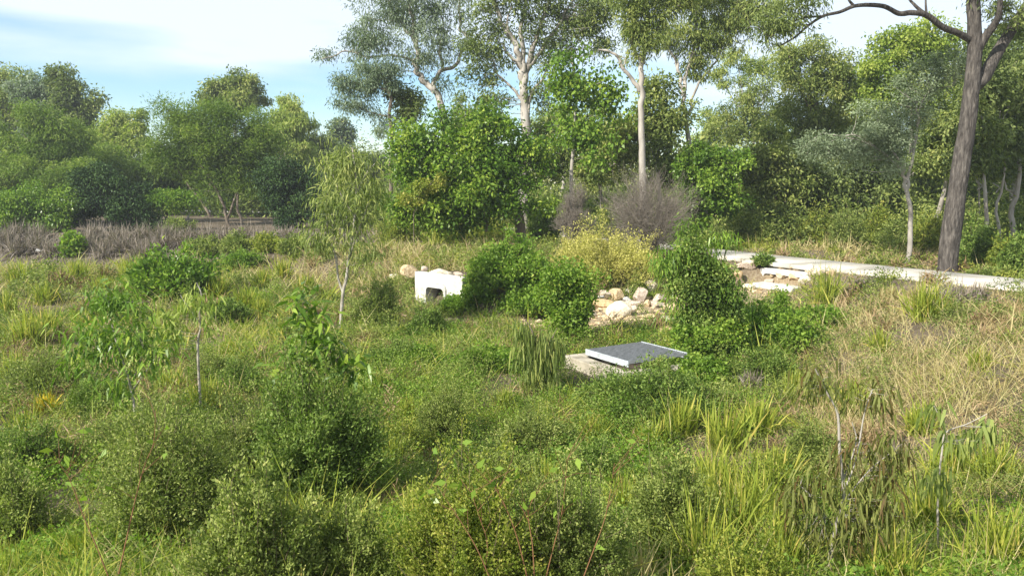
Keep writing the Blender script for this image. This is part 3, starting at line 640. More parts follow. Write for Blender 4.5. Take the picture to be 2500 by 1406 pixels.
T('gum_tree', 'distant gum with separate cloud like leaf clumps on thin white limbs against the sky', 58, 1850, 560, 130, [(1800, 140, 30, 16), (1835, 165, 30, 18), (1760, 185, 22, 14), (1795, 205, 30, 14), (1865, 155, 22, 14), (1895, 180, 25, 18), (1920, 145, 22, 16), (1815, 235, 20, 14)], M['gum_light'], M['bark_pale'], 7000, .22, .06, tw=8, lean=-20, sub=.5)
T('gum_tree', 'rounded distant green gum below the one with cloud like clumps', 54, 1850, 540, 230, [(1840, 230, 45, 35), (1810, 270, 50, 35), (1870, 280, 45, 35), (1780, 310, 60, 30), (1840, 320, 60, 30)], M['gum_green'], M['bark_white'], 9000, .22, .07, tw=12)
T('gum_tree', 'distant green tree crown just right of the curving greyish trunk', 62, 1730, 520, 280, [(1730, 290, 35, 25), (1765, 330, 50, 30), (1715, 340, 35, 30), (1740, 385, 60, 30)], M['gum_light'], M['bark_pale'], 7000, .24, .08, tw=8)
T('broadleaf_tree', 'tall dense green tree with a rounded top right of the distant gums', 42, 1985, 590, 90, [(1985, 130, 50, 45), (2030, 170, 55, 45), (1950, 180, 50, 45), (2060, 220, 50, 40), (1990, 230, 80, 50), (1940, 280, 60, 50), (2030, 300, 70, 50), (1980, 360, 80, 50), (1925, 130, 25, 25)], M['gum_green'], M['bark_brown'], 26000, .19, .06, tw=16, sub=.6)
T('broadleaf_tree', 'yellow green broadleaf tree with a high sunny top left of the big dark trunk', 40, 2220, 600, 60, [(2190, 110, 50, 40), (2240, 90, 45, 35), (2160, 170, 55, 45), (2270, 170, 60, 50), (2210, 230, 80, 50), (2300, 250, 60, 60), (2140, 260, 50, 50), (2300, 340, 60, 60), (2270, 130, 50, 35), (2310, 110, 35, 40)], M['yellowtree'], M['bark_pale'], 28000, .17, .09, tw=14, up=.9)
plant('silver_tree', 'silver grey leaved tree with a thin crooked pale trunk beside the footpath', 'tree', 26,
 [([(2213, 640), (2219, 580), (2221, 520), (2214, 470), (2206, 430), (2210, 400)], 13, 7), ([(2214, 470), (2222, 420), (2232, 370), (2240, 310), (2240, 250)], 8, 4),
  ([(2206, 430), (2180, 390), (2120, 350), (2060, 335), (2010, 325)], 6, 2), ([(2210, 420), (2170, 350), (2140, 310)], 5, 2), ([(2225, 375), (2260, 235), (2330, 210)], 5, 2), ([(2150, 370), (2090, 330), (2030, 345)], 4, 2)],
 [(2150, 290, 60, 40), (2120, 340, 60, 45), (2180, 340, 50, 45), (2230, 280, 45, 40), (2010, 350, 50, 28), (2060, 370, 50, 35), (2240, 200, 70, 45), (2310, 160, 55, 40), (1990, 375, 35, 25), (2180, 400, 35, 35), (2100, 385, 40, 25)],
 M['silver'], M['bark_pale'], L=.10, W=.03, n=22000, sub=.36, droop=.1, sides=10, wobble=.12, twr=.01)
T('broadleaf_tree', 'dark shaded broadleaf tree behind the low grey branches of the silver one', 37, 2090, 600, 380, [(2000, 430, 60, 50), (2080, 430, 60, 50), (2140, 470, 50, 50), (2040, 490, 60, 40), (1960, 480, 50, 45)], M['gum_dark'], M['bark_brown'], 16000, .16, .09)
T('broadleaf_tree', 'mid green bushy tree left of the silver tree with yellowish leaf edges', 36, 1890, 600, 320, [(1880, 360, 55, 45), (1920, 400, 55, 45), (1870, 430, 60, 45), (1860, 490, 60, 40), (1940, 440, 45, 45), (1830, 400, 35, 40)], M['gum_green'], M['bark_brown'], 17000, .15, .08, sub=.45)
T('paperbark_tree', 'pale smooth twin trunked tree standing in shade left of the big dark trunk', 33, 2290, 600, 300, [(2290, 320, 50, 40), (2340, 380, 50, 40), (2270, 400, 35, 40)], M['gum_green'], M['bark_pale'], 8000, .16, .07, tw=15, lean=18)
for k, (u, vb, lean, tw_, lab) in enumerate([(2395, 600, -8, 11, 'thin pale paperbark trunk just right of the big dark trunk, leaning left'),
        (2440, 610, 12, 8, 'slim mottled paperbark between two others in the right shade'), (2470, 625, 22, 15, 'stouter grey paperbark leaning right at the right edge'),
        (2375, 570, 10, 6, 'thinnest paperbark pole right against the big dark trunk')]):
    T('paperbark_tree', lab, 29+k*1.7, u, vb, 200, [(u+lean*2, 250, 45, 45), (u+lean, 320, 50, 45), (u-15, 400, 45, 35), (u+25, 180, 50, 50)], M['gum_dark'], M['bark_pale'], 9000, .16, .07, tw=tw_, lean=lean, wobble=.35)
T('broadleaf_tree', 'tall dark leafy tree at the right edge behind the paperbarks', 38, 2470, 600, 60, [(2450, 120, 60, 50), (2500, 200, 60, 60), (2420, 210, 50, 50), (2470, 300, 70, 60), (2540, 120, 60, 60), (2430, 380, 60, 50), (2510, 400, 60, 60), (2560, 300, 60, 60)], M['gum_dark'], M['bark_pale'], 25000, .18, .10, tw=14)
T('broadleaf_tree', 'green tree low at the right edge behind the understorey shrubs', 42, 2560, 600, 250, [(2400, 470, 60, 45), (2460, 490, 50, 45), (2530, 480, 60, 60), (2600, 380, 80, 80), (2620, 200, 80, 100)], M['gum_dark'], M['bark_pale'], 15000, .19, .1)
T('broadleaf_tree', 'deep green tree between the tall dense one and the yellow green one', 46, 2110, 590, 200, [(2110, 230, 45, 45), (2090, 300, 60, 50), (2150, 340, 60, 50), (2050, 270, 40, 40), (2200, 420, 60, 45), (2250, 480, 60, 45)], M['gum_dark'], M['bark_pale'], 17000, .2, .09)
# middle distance fillers behind the central gums
T('gum_tree', 'far olive gum crown low between the leaning trunk and the fan of limbs', 60, 1150, 540, 250, [(1140, 270, 35, 25), (1170, 300, 45, 30), (1120, 320, 40, 30)], M['gum_green'], M['bark_pale'], 5000, .24, .08)
T('gum_tree', 'far pale green gum seen low through the fan of upright limbs', 62, 1370, 540, 240, [(1360, 270, 35, 25), (1330, 300, 40, 30), (1230, 300, 35, 25), (1400, 300, 40, 40), (1460, 260, 35, 30)], M['gum_light'], M['bark_pale'], 6000, .24, .08)
T('dark_shrub', 'small dark leafy treetop against the blue sky above the left of the round bush', 39, 985, 560, 225, [(990, 245, 38, 20), (985, 275, 32, 20), (1010, 235, 22, 12)], M['gum_dark'], M['bark_brown'], 3000, .2, .06, tw=6)

# ---- left group
T('gum_tree', 'tall olive gum at the far left edge of the photo, top of the left group', 72, 35, 540, 170, [(10, 210, 50, 38), (50, 240, 60, 45), (-60, 230, 70, 60), (20, 300, 80, 50)], M['gum_green'], M['bark_pale'], 21000, .28, 0.108, tw=10, sub=.9)
T('gum_tree', 'tall pale olive gum with drooping leaves, second from the far left', 70, 125, 540, 170, [(85, 230, 45, 50), (120, 260, 55, 50), (95, 310, 50, 50), (140, 210, 30, 28)], M['gum_grey'], M['bark_pale'], 18000, .28, 0.108, tw=10, sub=.8)
T('gum_tree', 'dark tall gum with a stepped right side in the left group', 68, 190, 540, 180, [(155, 205, 30, 35), (185, 235, 40, 35), (215, 280, 30, 35), (175, 290, 45, 45), (232, 250, 12, 20), (210, 330, 30, 30)], M['gum_dark'], M['bark_brown'], 15000, .28, 0.121, tw=9, sub=.8)
T('wattle_tree', 'bright green feathery wattle in front at the far left', 52, 110, 560, 250, [(110, 290, 45, 35), (60, 330, 60, 45), (150, 330, 60, 50), (40, 400, 80, 50), (130, 400, 80, 50), (190, 380, 50, 60), (-40, 380, 70, 80)], M['wattle'], M['bark_brown'], 42000, .24, .055, tw=9, sub=.9, thi=1)
T('gum_tree', 'light green slim tree with pale trunk in the gap of the left group', 64, 320, 540, 270, [(285, 300, 38, 30), (270, 340, 38, 30), (345, 300, 20, 28), (320, 350, 50, 30), (300, 400, 60, 35)], M['gum_light'], M['bark_pale'], 15000, .25, 0.095, tw=6, sub=.7)
plant('wattle_tree', 'wide dark feathery wattle with several leaning bare stems in the left group', 'tree', 50,
 [([(560, 550), (548, 510), (525, 460), (500, 420), (480, 380), (470, 320)], 8, 3), ([(556, 535), (575, 480), (580, 420), (560, 360), (540, 310)], 6, 2), ([(592, 545), (580, 500), (590, 440), (610, 380), (600, 330)], 7, 2.5),
  ([(515, 530), (490, 490), (460, 450), (420, 400)], 7, 2), ([(525, 460), (480, 430), (430, 400), (400, 370)], 4, 2)],
 [(440, 290, 45, 35), (500, 310, 70, 45), (430, 340, 60, 45), (560, 340, 70, 50), (390, 380, 45, 40), (480, 380, 80, 45), (590, 380, 60, 45), (410, 255, 25, 16), (630, 360, 45, 60), (620, 300, 40, 35), (540, 280, 50, 30), (520, 430, 60, 30), (600, 430, 60, 30)],
 M['wattle'], M['bark_brown'], L=.24, W=.05, n=52000, sub=.9, droop=0., wobble=.15)
T('gum_tree', 'tall green gum crown standing above the wide feathery wattle', 70, 570, 540, 180, [(545, 215, 35, 30), (590, 205, 42, 30), (575, 245, 60, 35), (520, 245, 25, 20), (610, 240, 30, 30)], M['gum_green'], M['bark_pale'], 13500, .3, 0.121, tw=9, sub=.8)
T('gum_tree', 'pale drooping gum with a pointed top right of the tall green crown', 66, 705, 540, 220, [(700, 250, 25, 25), (690, 290, 42, 30), (720, 310, 38, 32), (670, 330, 35, 30), (700, 360, 55, 30), (740, 350, 20, 25)], M['gum_light'], M['bark_pale'], 15000, .28, 0.095, tw=8, sub=.75, droop=1.1)
T('gum_tree', 'small far gum with a rounded crown at the end of the left tree line', 85, 832, 520, 280, [(830, 310, 28, 20), (835, 340, 30, 20), (815, 360, 30, 20)], M['gum_grey'], M['bark_pale'], 6000, .32, 0.135, tw=6, sub=.8)
T('gum_tree', 'dull green low tree between the pale drooping gum and the small far one', 74, 780, 530, 310, [(775, 340, 28, 22), (790, 370, 38, 25), (755, 380, 30, 25), (850, 390, 30, 25), (900, 400, 35, 30)], M['gum_dark'], M['bark_pale'], 9750, .3, 0.121, tw=7, sub=.8)
T('broadleaf_tree', 'very dark spreading tree low at the right end of the left group', 46, 712, 575, 400, [(700, 420, 50, 30), (700, 440, 60, 25), (660, 470, 50, 25), (740, 460, 50, 35), (710, 500, 55, 35), (740, 525, 50, 25), (700, 535, 40, 20), (640, 440, 35, 18)], M['dark'], M['bark_brown'], 17000, .17, .07, tw=9, up=1.2)
T('broadleaf_tree', 'dark low spreading tree in the middle of the left group', 44, 260, 575, 420, [(230, 430, 50, 25), (330, 545, 50, 18), (380, 535, 35, 20), (240, 450, 60, 25), (300, 470, 60, 28), (220, 490, 60, 30), (290, 520, 60, 28), (340, 510, 40, 25), (180, 520, 50, 25)], M['dark'], M['bark_brown'], 17000, .17, .07, tw=9, up=1.2)
T('broadleaf_tree', 'dark green bushy tree at the left edge with lit patches', 43, 60, 575, 450, [(30, 500, 60, 30), (90, 490, 60, 28), (120, 530, 60, 25), (10, 540, 70, 20), (150, 490, 40, 20)], M['broad'], M['bark_brown'], 14000, .16, .07, tw=9, up=1.2, thi=.8)
T('broadleaf_tree', 'lighter low leafy branch tree beside the leaning wattle stems', 45, 400, 570, 460, [(420, 480, 45, 16), (390, 500, 40, 18), (450, 495, 22, 12)], M['broad'], M['bark_brown'], 4500, .16, .07, tw=5, up=1.2)
T('wattle_tree', 'low feathery green tree filling the left edge under the bright wattle', 49, 80, 575, 400, [(40, 430, 70, 40), (130, 440, 60, 40), (-20, 460, 60, 50), (190, 420, 40, 40)], M['wattle'], M['bark_brown'], 24000, .2, .05, tw=6, sub=.7)
T('wattle_tree', 'feathery green tree behind the leaning stems of the wide wattle', 57, 460, 560, 350, [(420, 420, 50, 45), (480, 440, 60, 45), (560, 440, 60, 40), (620, 400, 50, 45), (380, 450, 45, 40), (650, 440, 40, 40)], M['wattle'], M['bark_pale'], 26000, .22, .06, tw=6, sub=.8)
T('wattle_tree', 'dull olive feathery tree behind the dark low one in the left group', 56, 330, 560, 400, [(250, 400, 60, 45), (330, 430, 60, 40), (400, 430, 50, 40), (200, 450, 60, 40)], M['wattle'], M['bark_pale'], 24000, .24, .07, tw=6, sub=.8)

# thick far wood closing the gaps (reads as one mass)
g = Geo()
for (x0, x1, yd, h0, h1, nn) in [(-75, -8, 84, 4.5, 7.5, 110), (-3, 75, 66, 3.5, 7.0, 110), (10, 48, 47, 3.0, 5.5, 70), (-70, -16, 66, 2.5, 5.0, 80), (-12, 10, 50, 1.4, 2.6, 30)]:
    for i in range(nn):
        cx = rng.uniform(x0, x1); cy = yd+rng.uniform(-3, 5)+abs(cx)*.05; hh = rng.uniform(h0, h1); m = 900
        z0 = float(G(cx, cy)); q = rng.normal(size=(m, 3))*np.array([1.5, 1.2, hh*.28])
        P = np.array([cx, cy, z0+hh*.5])+q; P[:, 2] = np.maximum(P[:, 2], z0)
        dr = rng.normal(size=(m, 3)); dr[:, 2] -= .5
        add_leaves(g, P, dr, rng.uniform(.2, .4, m), .13, np.clip(rng.uniform(.1, .8)+rng.normal(size=m)*.15, 0, 1))
tag(g.build('distant_wood', M['gum_green']), 'mass of far woodland filling the gaps behind the separate trees', 'woodland', kind='stuff')

# ---- grey twiggy dead bushes
def twig_bush(label, u, v, rpx, hpx, D, n=900):
    rpx *= 1.15; hpx *= 1.1
    p = pt(u, v, D); p[2] = float(G(p[0], p[1])); s = D/F; r = rpx*s; h = hpx*s
    o = thing('dead_bush', p, label, 'dead bush'); g = Geo()
    th = rng.uniform(0, 6.283, 70); e = np.arccos(rng.uniform(0, 1, 70)**.6)
    B = np.c_[np.cos(th)*np.sin(e)*r*.6, np.sin(th)*np.sin(e)*r*.6, .15*h+np.cos(e)*h*.55]
    B = B*rng.uniform(.45, 1.25, 70)[:, None]; B[:, 2] += .1
    add_twigs(g, np.c_[rng.normal(size=(70, 2))*.08, np.zeros(70)], B, .022, .009, rng.uniform(0, 1, 70), bend=.06, sagz=.03)
    pr = B; lens = (.42, .3, .2)
    for lv, (k, rr) in enumerate(((8, .007), (4, .0045), (2, .003))):
        A2 = np.repeat(pr, k, 0); m = len(A2)
        dd = unit(unit(A2-np.array([0, 0, h*.1]))+rng.normal(size=(m, 3))*.55)
        B2 = A2+dd*(lens[lv]*r*rng.uniform(.5, 1.1, m))[:, None]; B2[:, 2] = np.maximum(B2[:, 2], .05)
        add_twigs(g, A2, B2, rr, rr*.6, rng.uniform(0, 1, m), bend=.08, segs=2); pr = B2
    g.build('branches', M['twig_grey'], o)
    return o
twig_bush('large round leafless grey twiggy bush in front of the straight pale trunk', 1585, 595, 100, 165, 27.5)
twig_bush('narrower leafless grey bush left of the large twiggy one', 1402, 590, 40, 165, 28.5)
twig_bush('faint grey leafless bush high between the left trees', 690, 520, 40, 150, 60)

# ---- saplings
plant('gum_sapling', 'young gum with white forked stem and drooping leaves, left of the white culvert', 'sapling', 18.4,
 [([(830, 808), (834, 760), (838, 712), (846, 680), (850, 640), (858, 590), (866, 530), (870, 470), (866, 410), (860, 360)], 9.5, 3),
  ([(838, 715), (826, 680), (822, 640), (812, 600), (800, 560), (795, 500)], 6, 2), ([(850, 640), (862, 600), (880, 550), (905, 480)], 5, 2), ([(866, 530), (830, 470), (810, 420)], 4, 1.5), ([(868, 480), (890, 430), (915, 400)], 4, 1.5)],
 [(845, 385, 45, 30), (815, 420, 40, 35), (880, 420, 40, 30), (905, 430, 30, 30), (800, 470, 28, 35), (850, 480, 45, 40), (900, 490, 35, 40), (840, 540, 50, 30), (790, 560, 30, 30), (800, 605, 40, 35), (760, 600, 22, 25), (870, 590, 35, 35), (885, 635, 20, 18)],
 M['gum_green'], M['bark_white'], L=.15, W=.026, n=4200, droop=.7, sub=.30, spread=1.35, sides=9, twr=.006, strap=True)
plant('wattle_sapling', 'bushy sapling with hanging leaves between the rock pile and the path culvert', 'sapling', 15.6,
 [([(1735, 950), (1730, 850), (1720, 750), (1700, 680), (1690, 600), (1680, 550)], 9, 2), ([(1720, 750), (1760, 680), (1770, 620), (1780, 590)], 5, 1.5), ([(1722, 780), (1680, 700), (1650, 640)], 5, 1.5), ([(1728, 830), (1770, 760), (1790, 700)], 5, 1.5), ([(1690, 640), (1640, 610), (1615, 600)], 3, 1)],
 [(1682, 560, 12, 22), (1640, 615, 32, 18), (1690, 605, 22, 25), (1760, 588, 40, 12), (1620, 660, 16, 32), (1655, 680, 20, 40), (1700, 665, 26, 30), (1730, 640, 30, 20), (1650, 740, 16, 30), (1730, 700, 34, 35), (1775, 690, 22, 30), (1790, 735, 20, 22), (1700, 760, 30, 30), (1755, 760, 30, 35), (1800, 770, 16, 25)],
 M['broad'], M['bark_brown'], L=.13, W=.024, n=4300, droop=.9, sub=.34, twr=.005, strap=True, thi=.8)
plant('vine', 'dark creeper wound up the middle of the hanging leaved sapling', 'vine', 15.5,
 [([(1738, 950), (1735, 850), (1725, 760), (1705, 690)], 4, 2)],
 [(1700, 690, 38, 40), (1725, 740, 50, 42), (1740, 790, 52, 38), (1755, 690, 30, 30), (1685, 625, 24, 32), (1785, 740, 26, 34), (1665, 680, 24, 34), (1690, 780, 30, 30), (1690, 575, 12, 20)],
 M['darkbush'], M['bark_brown'], L=.065, W=.04, n=12500, sub=.3, up=.8, droop=.1, twr=.004, crownname='foliage', trunkname='stems')
plant('vine', 'creeper with small round leaves mounded over the foot of the hanging leaved sapling', 'vine', 15.2,
 [([(1720, 950), (1715, 880), (1720, 830)], 5, 2)],
 [(1720, 820, 60, 35), (1770, 830, 50, 40), (1700, 870, 45, 35), (1750, 890, 60, 35), (1690, 850, 30, 30), (1800, 870, 30, 35), (1740, 930, 45, 25)],
 M['creeper'], M['bark_brown'], L=.06, W=.055, n=15000, sub=.22, up=1.2, droop=0, twr=.004, crownname='foliage', trunkname='stems')
plant('vine_column', 'leafy vine covered column left of the central rock pile', 'vine', 17.6,
 [([(1400, 850), (1395, 780), (1385, 700), (1380, 660)], 6, 2)],
 [(1375, 672, 45, 28), (1425, 695, 35, 32), (1365, 715, 40, 30), (1405, 740, 48, 36), (1380, 780, 45, 36), (1410, 815, 42, 28), (1345, 690, 25, 25)],
 M['creeper'], M['bark_brown'], L=.07, W=.055, n=8500, sub=.34, up=.8, droop=.1, twr=.005, crownname='foliage', trunkname='stems')
plant('gum_sapling', 'small weeping sapling with long narrow hanging leaves left of the steel grate', 'sapling', 13.2,
 [([(1325, 950), (1320, 880), (1300, 810), (1275, 770)], 5, 2), ([(1320, 860), (1345, 830), (1360, 800)], 3, 1.5)],
 [(1280, 830, 18, 28), (1300, 860, 25, 35), (1335, 840, 28, 30), (1355, 860, 16, 40), (1290, 910, 25, 25), (1345, 910, 18, 22), (1272, 800, 12, 20)],
 M['gum_green'], M['bark_brown'], L=.24, W=.024, n=900, droop=2.4, sub=.16, twr=.004, strap=True)
plant('gum_sapling', 'leafy sapling with pale twigs and broad drooping leaves at mid left', 'sapling', 10.5,
 [([(330, 1010), (318, 940), (300, 880), (280, 820), (262, 740)], 7, 2), ([(318, 940), (340, 890), (350, 840)], 4, 1.5), ([(305, 900), (250, 860), (220, 840)], 4, 1.5), ([(325, 950), (370, 890), (410, 860)], 4, 1.5)],
 [(262, 715, 35, 30), (255, 760, 45, 35), (310, 800, 50, 40), (220, 810, 40, 40), (260, 850, 50, 35), (340, 860, 50, 35), (400, 870, 25, 30), (210, 880, 30, 35), (290, 920, 45, 30), (330, 740, 28, 22)],
 M['broad'], M['bark_white'], L=.12, W=.03, n=1500, droop=.6, sub=.26, spread=1.3, twr=.005, strap=True, tlo=.2)
plant('gum_sapling', 'slim sapling with one white wavy stem right of the broad drooping leaved one', 'sapling', 11.5,
 [([(483, 850), (490, 800), (487, 765), (492, 720), (480, 690)], 6, 2.5), ([(490, 790), (460, 750), (440, 720)], 3, 1.5)],
 [(470, 740, 35, 25), (430, 790, 35, 30), (510, 800, 22, 22), (500, 720, 25, 20), (410, 830, 30, 22)],
 M['gum_light'], M['bark_white'], L=.12, W=.03, n=450, droop=1, sub=.2, twr=.004, strap=True)
plant('broadleaf_sapling', 'sapling with large upright and hanging leaves growing out of the big dark green bush', 'sapling', 8.2,
 [([(765, 1100), (760, 980), (752, 880), (745, 800), (740, 745)], 7, 2), ([(760, 960), (810, 890), (850, 850)], 5, 2), ([(752, 900), (790, 820), (775, 760)], 4, 2), ([(760, 980), (700, 900), (690, 860)], 4, 2)],
 [(735, 755, 28, 22), (780, 770, 28, 25), (720, 800, 22, 28), (760, 830, 40, 30), (800, 840, 28, 28), (720, 860, 25, 25), (850, 870, 28, 22), (770, 890, 45, 25), (700, 920, 35, 22), (870, 900, 16, 14), (745, 725, 12, 10)],
 M['broad'], M['bark_brown'], L=.14, W=.045, n=330, droop=.1, sub=.15, twr=.004, strap=True, tlo=.1, nsub=6)
plant('gum_sapling', 'weeping foreground sapling with pale forked stem and narrow leaves at lower right', 'sapling', 5.6,
 [([(2020, 1420), (2030, 1340), (2045, 1270), (2060, 1200), (2050, 1100), (2045, 1010), (2020, 960), (1990, 900)], 14, 3), ([(2016, 1410, .1), (1985, 1360), (1960, 1320), (1930, 1290)], 6, 2),
  ([(2060, 1200), (2090, 1120), (2110, 1010), (2130, 950)], 5, 2), ([(2060, 1170), (2090, 1080), (2080, 1030)], 4, 2), ([(2055, 1230), (2120, 1150), (2180, 1100)], 4, 2), ([(2040, 1290), (1970, 1200), (1940, 1180)], 4, 2)],
 [(1990, 930, 45, 40), (2050, 1110, 30, 25), (2130, 970, 45, 35), (2180, 1090, 40, 30), (1970, 1200, 60, 45), (2040, 1190, 55, 45), (2130, 1200, 65, 40), (2080, 1280, 60, 40), (1950, 1270, 45, 35), (2170, 1270, 35, 30), (1990, 1320, 40, 20), (2110, 1080, 30, 30), (2150, 1150, 50, 30)],
 M['olivegum'], M['bark_pale'], L=.115, W=.015, n=1500, droop=1.3, sub=.13, twr=.003, strap=True, tlo=.15, nsub=8)
plant('gum_sapling', 'thin leaning sapling with few broad hanging leaves right of the weeping foreground one', 'sapling', 6.4,
 [([(2290, 1330), (2290, 1200), (2300, 1100), (2310, 1055), (2360, 1035), (2410, 1010)], 6, 2), ([(2310, 1055), (2290, 1010), (2280, 990)], 3, 1.5)],
 [(2330, 1080, 30, 14), (2370, 1065, 30, 12), (2410, 1035, 25, 14), (2280, 1000, 14, 12), (2300, 1150, 28, 30), (2270, 1180, 28, 25)],
 M['gum_green'], M['bark_white'], L=.12, W=.026, n=90, droop=1.8, sub=.10, twr=.0025, strap=True, tlo=.3, nsub=5)

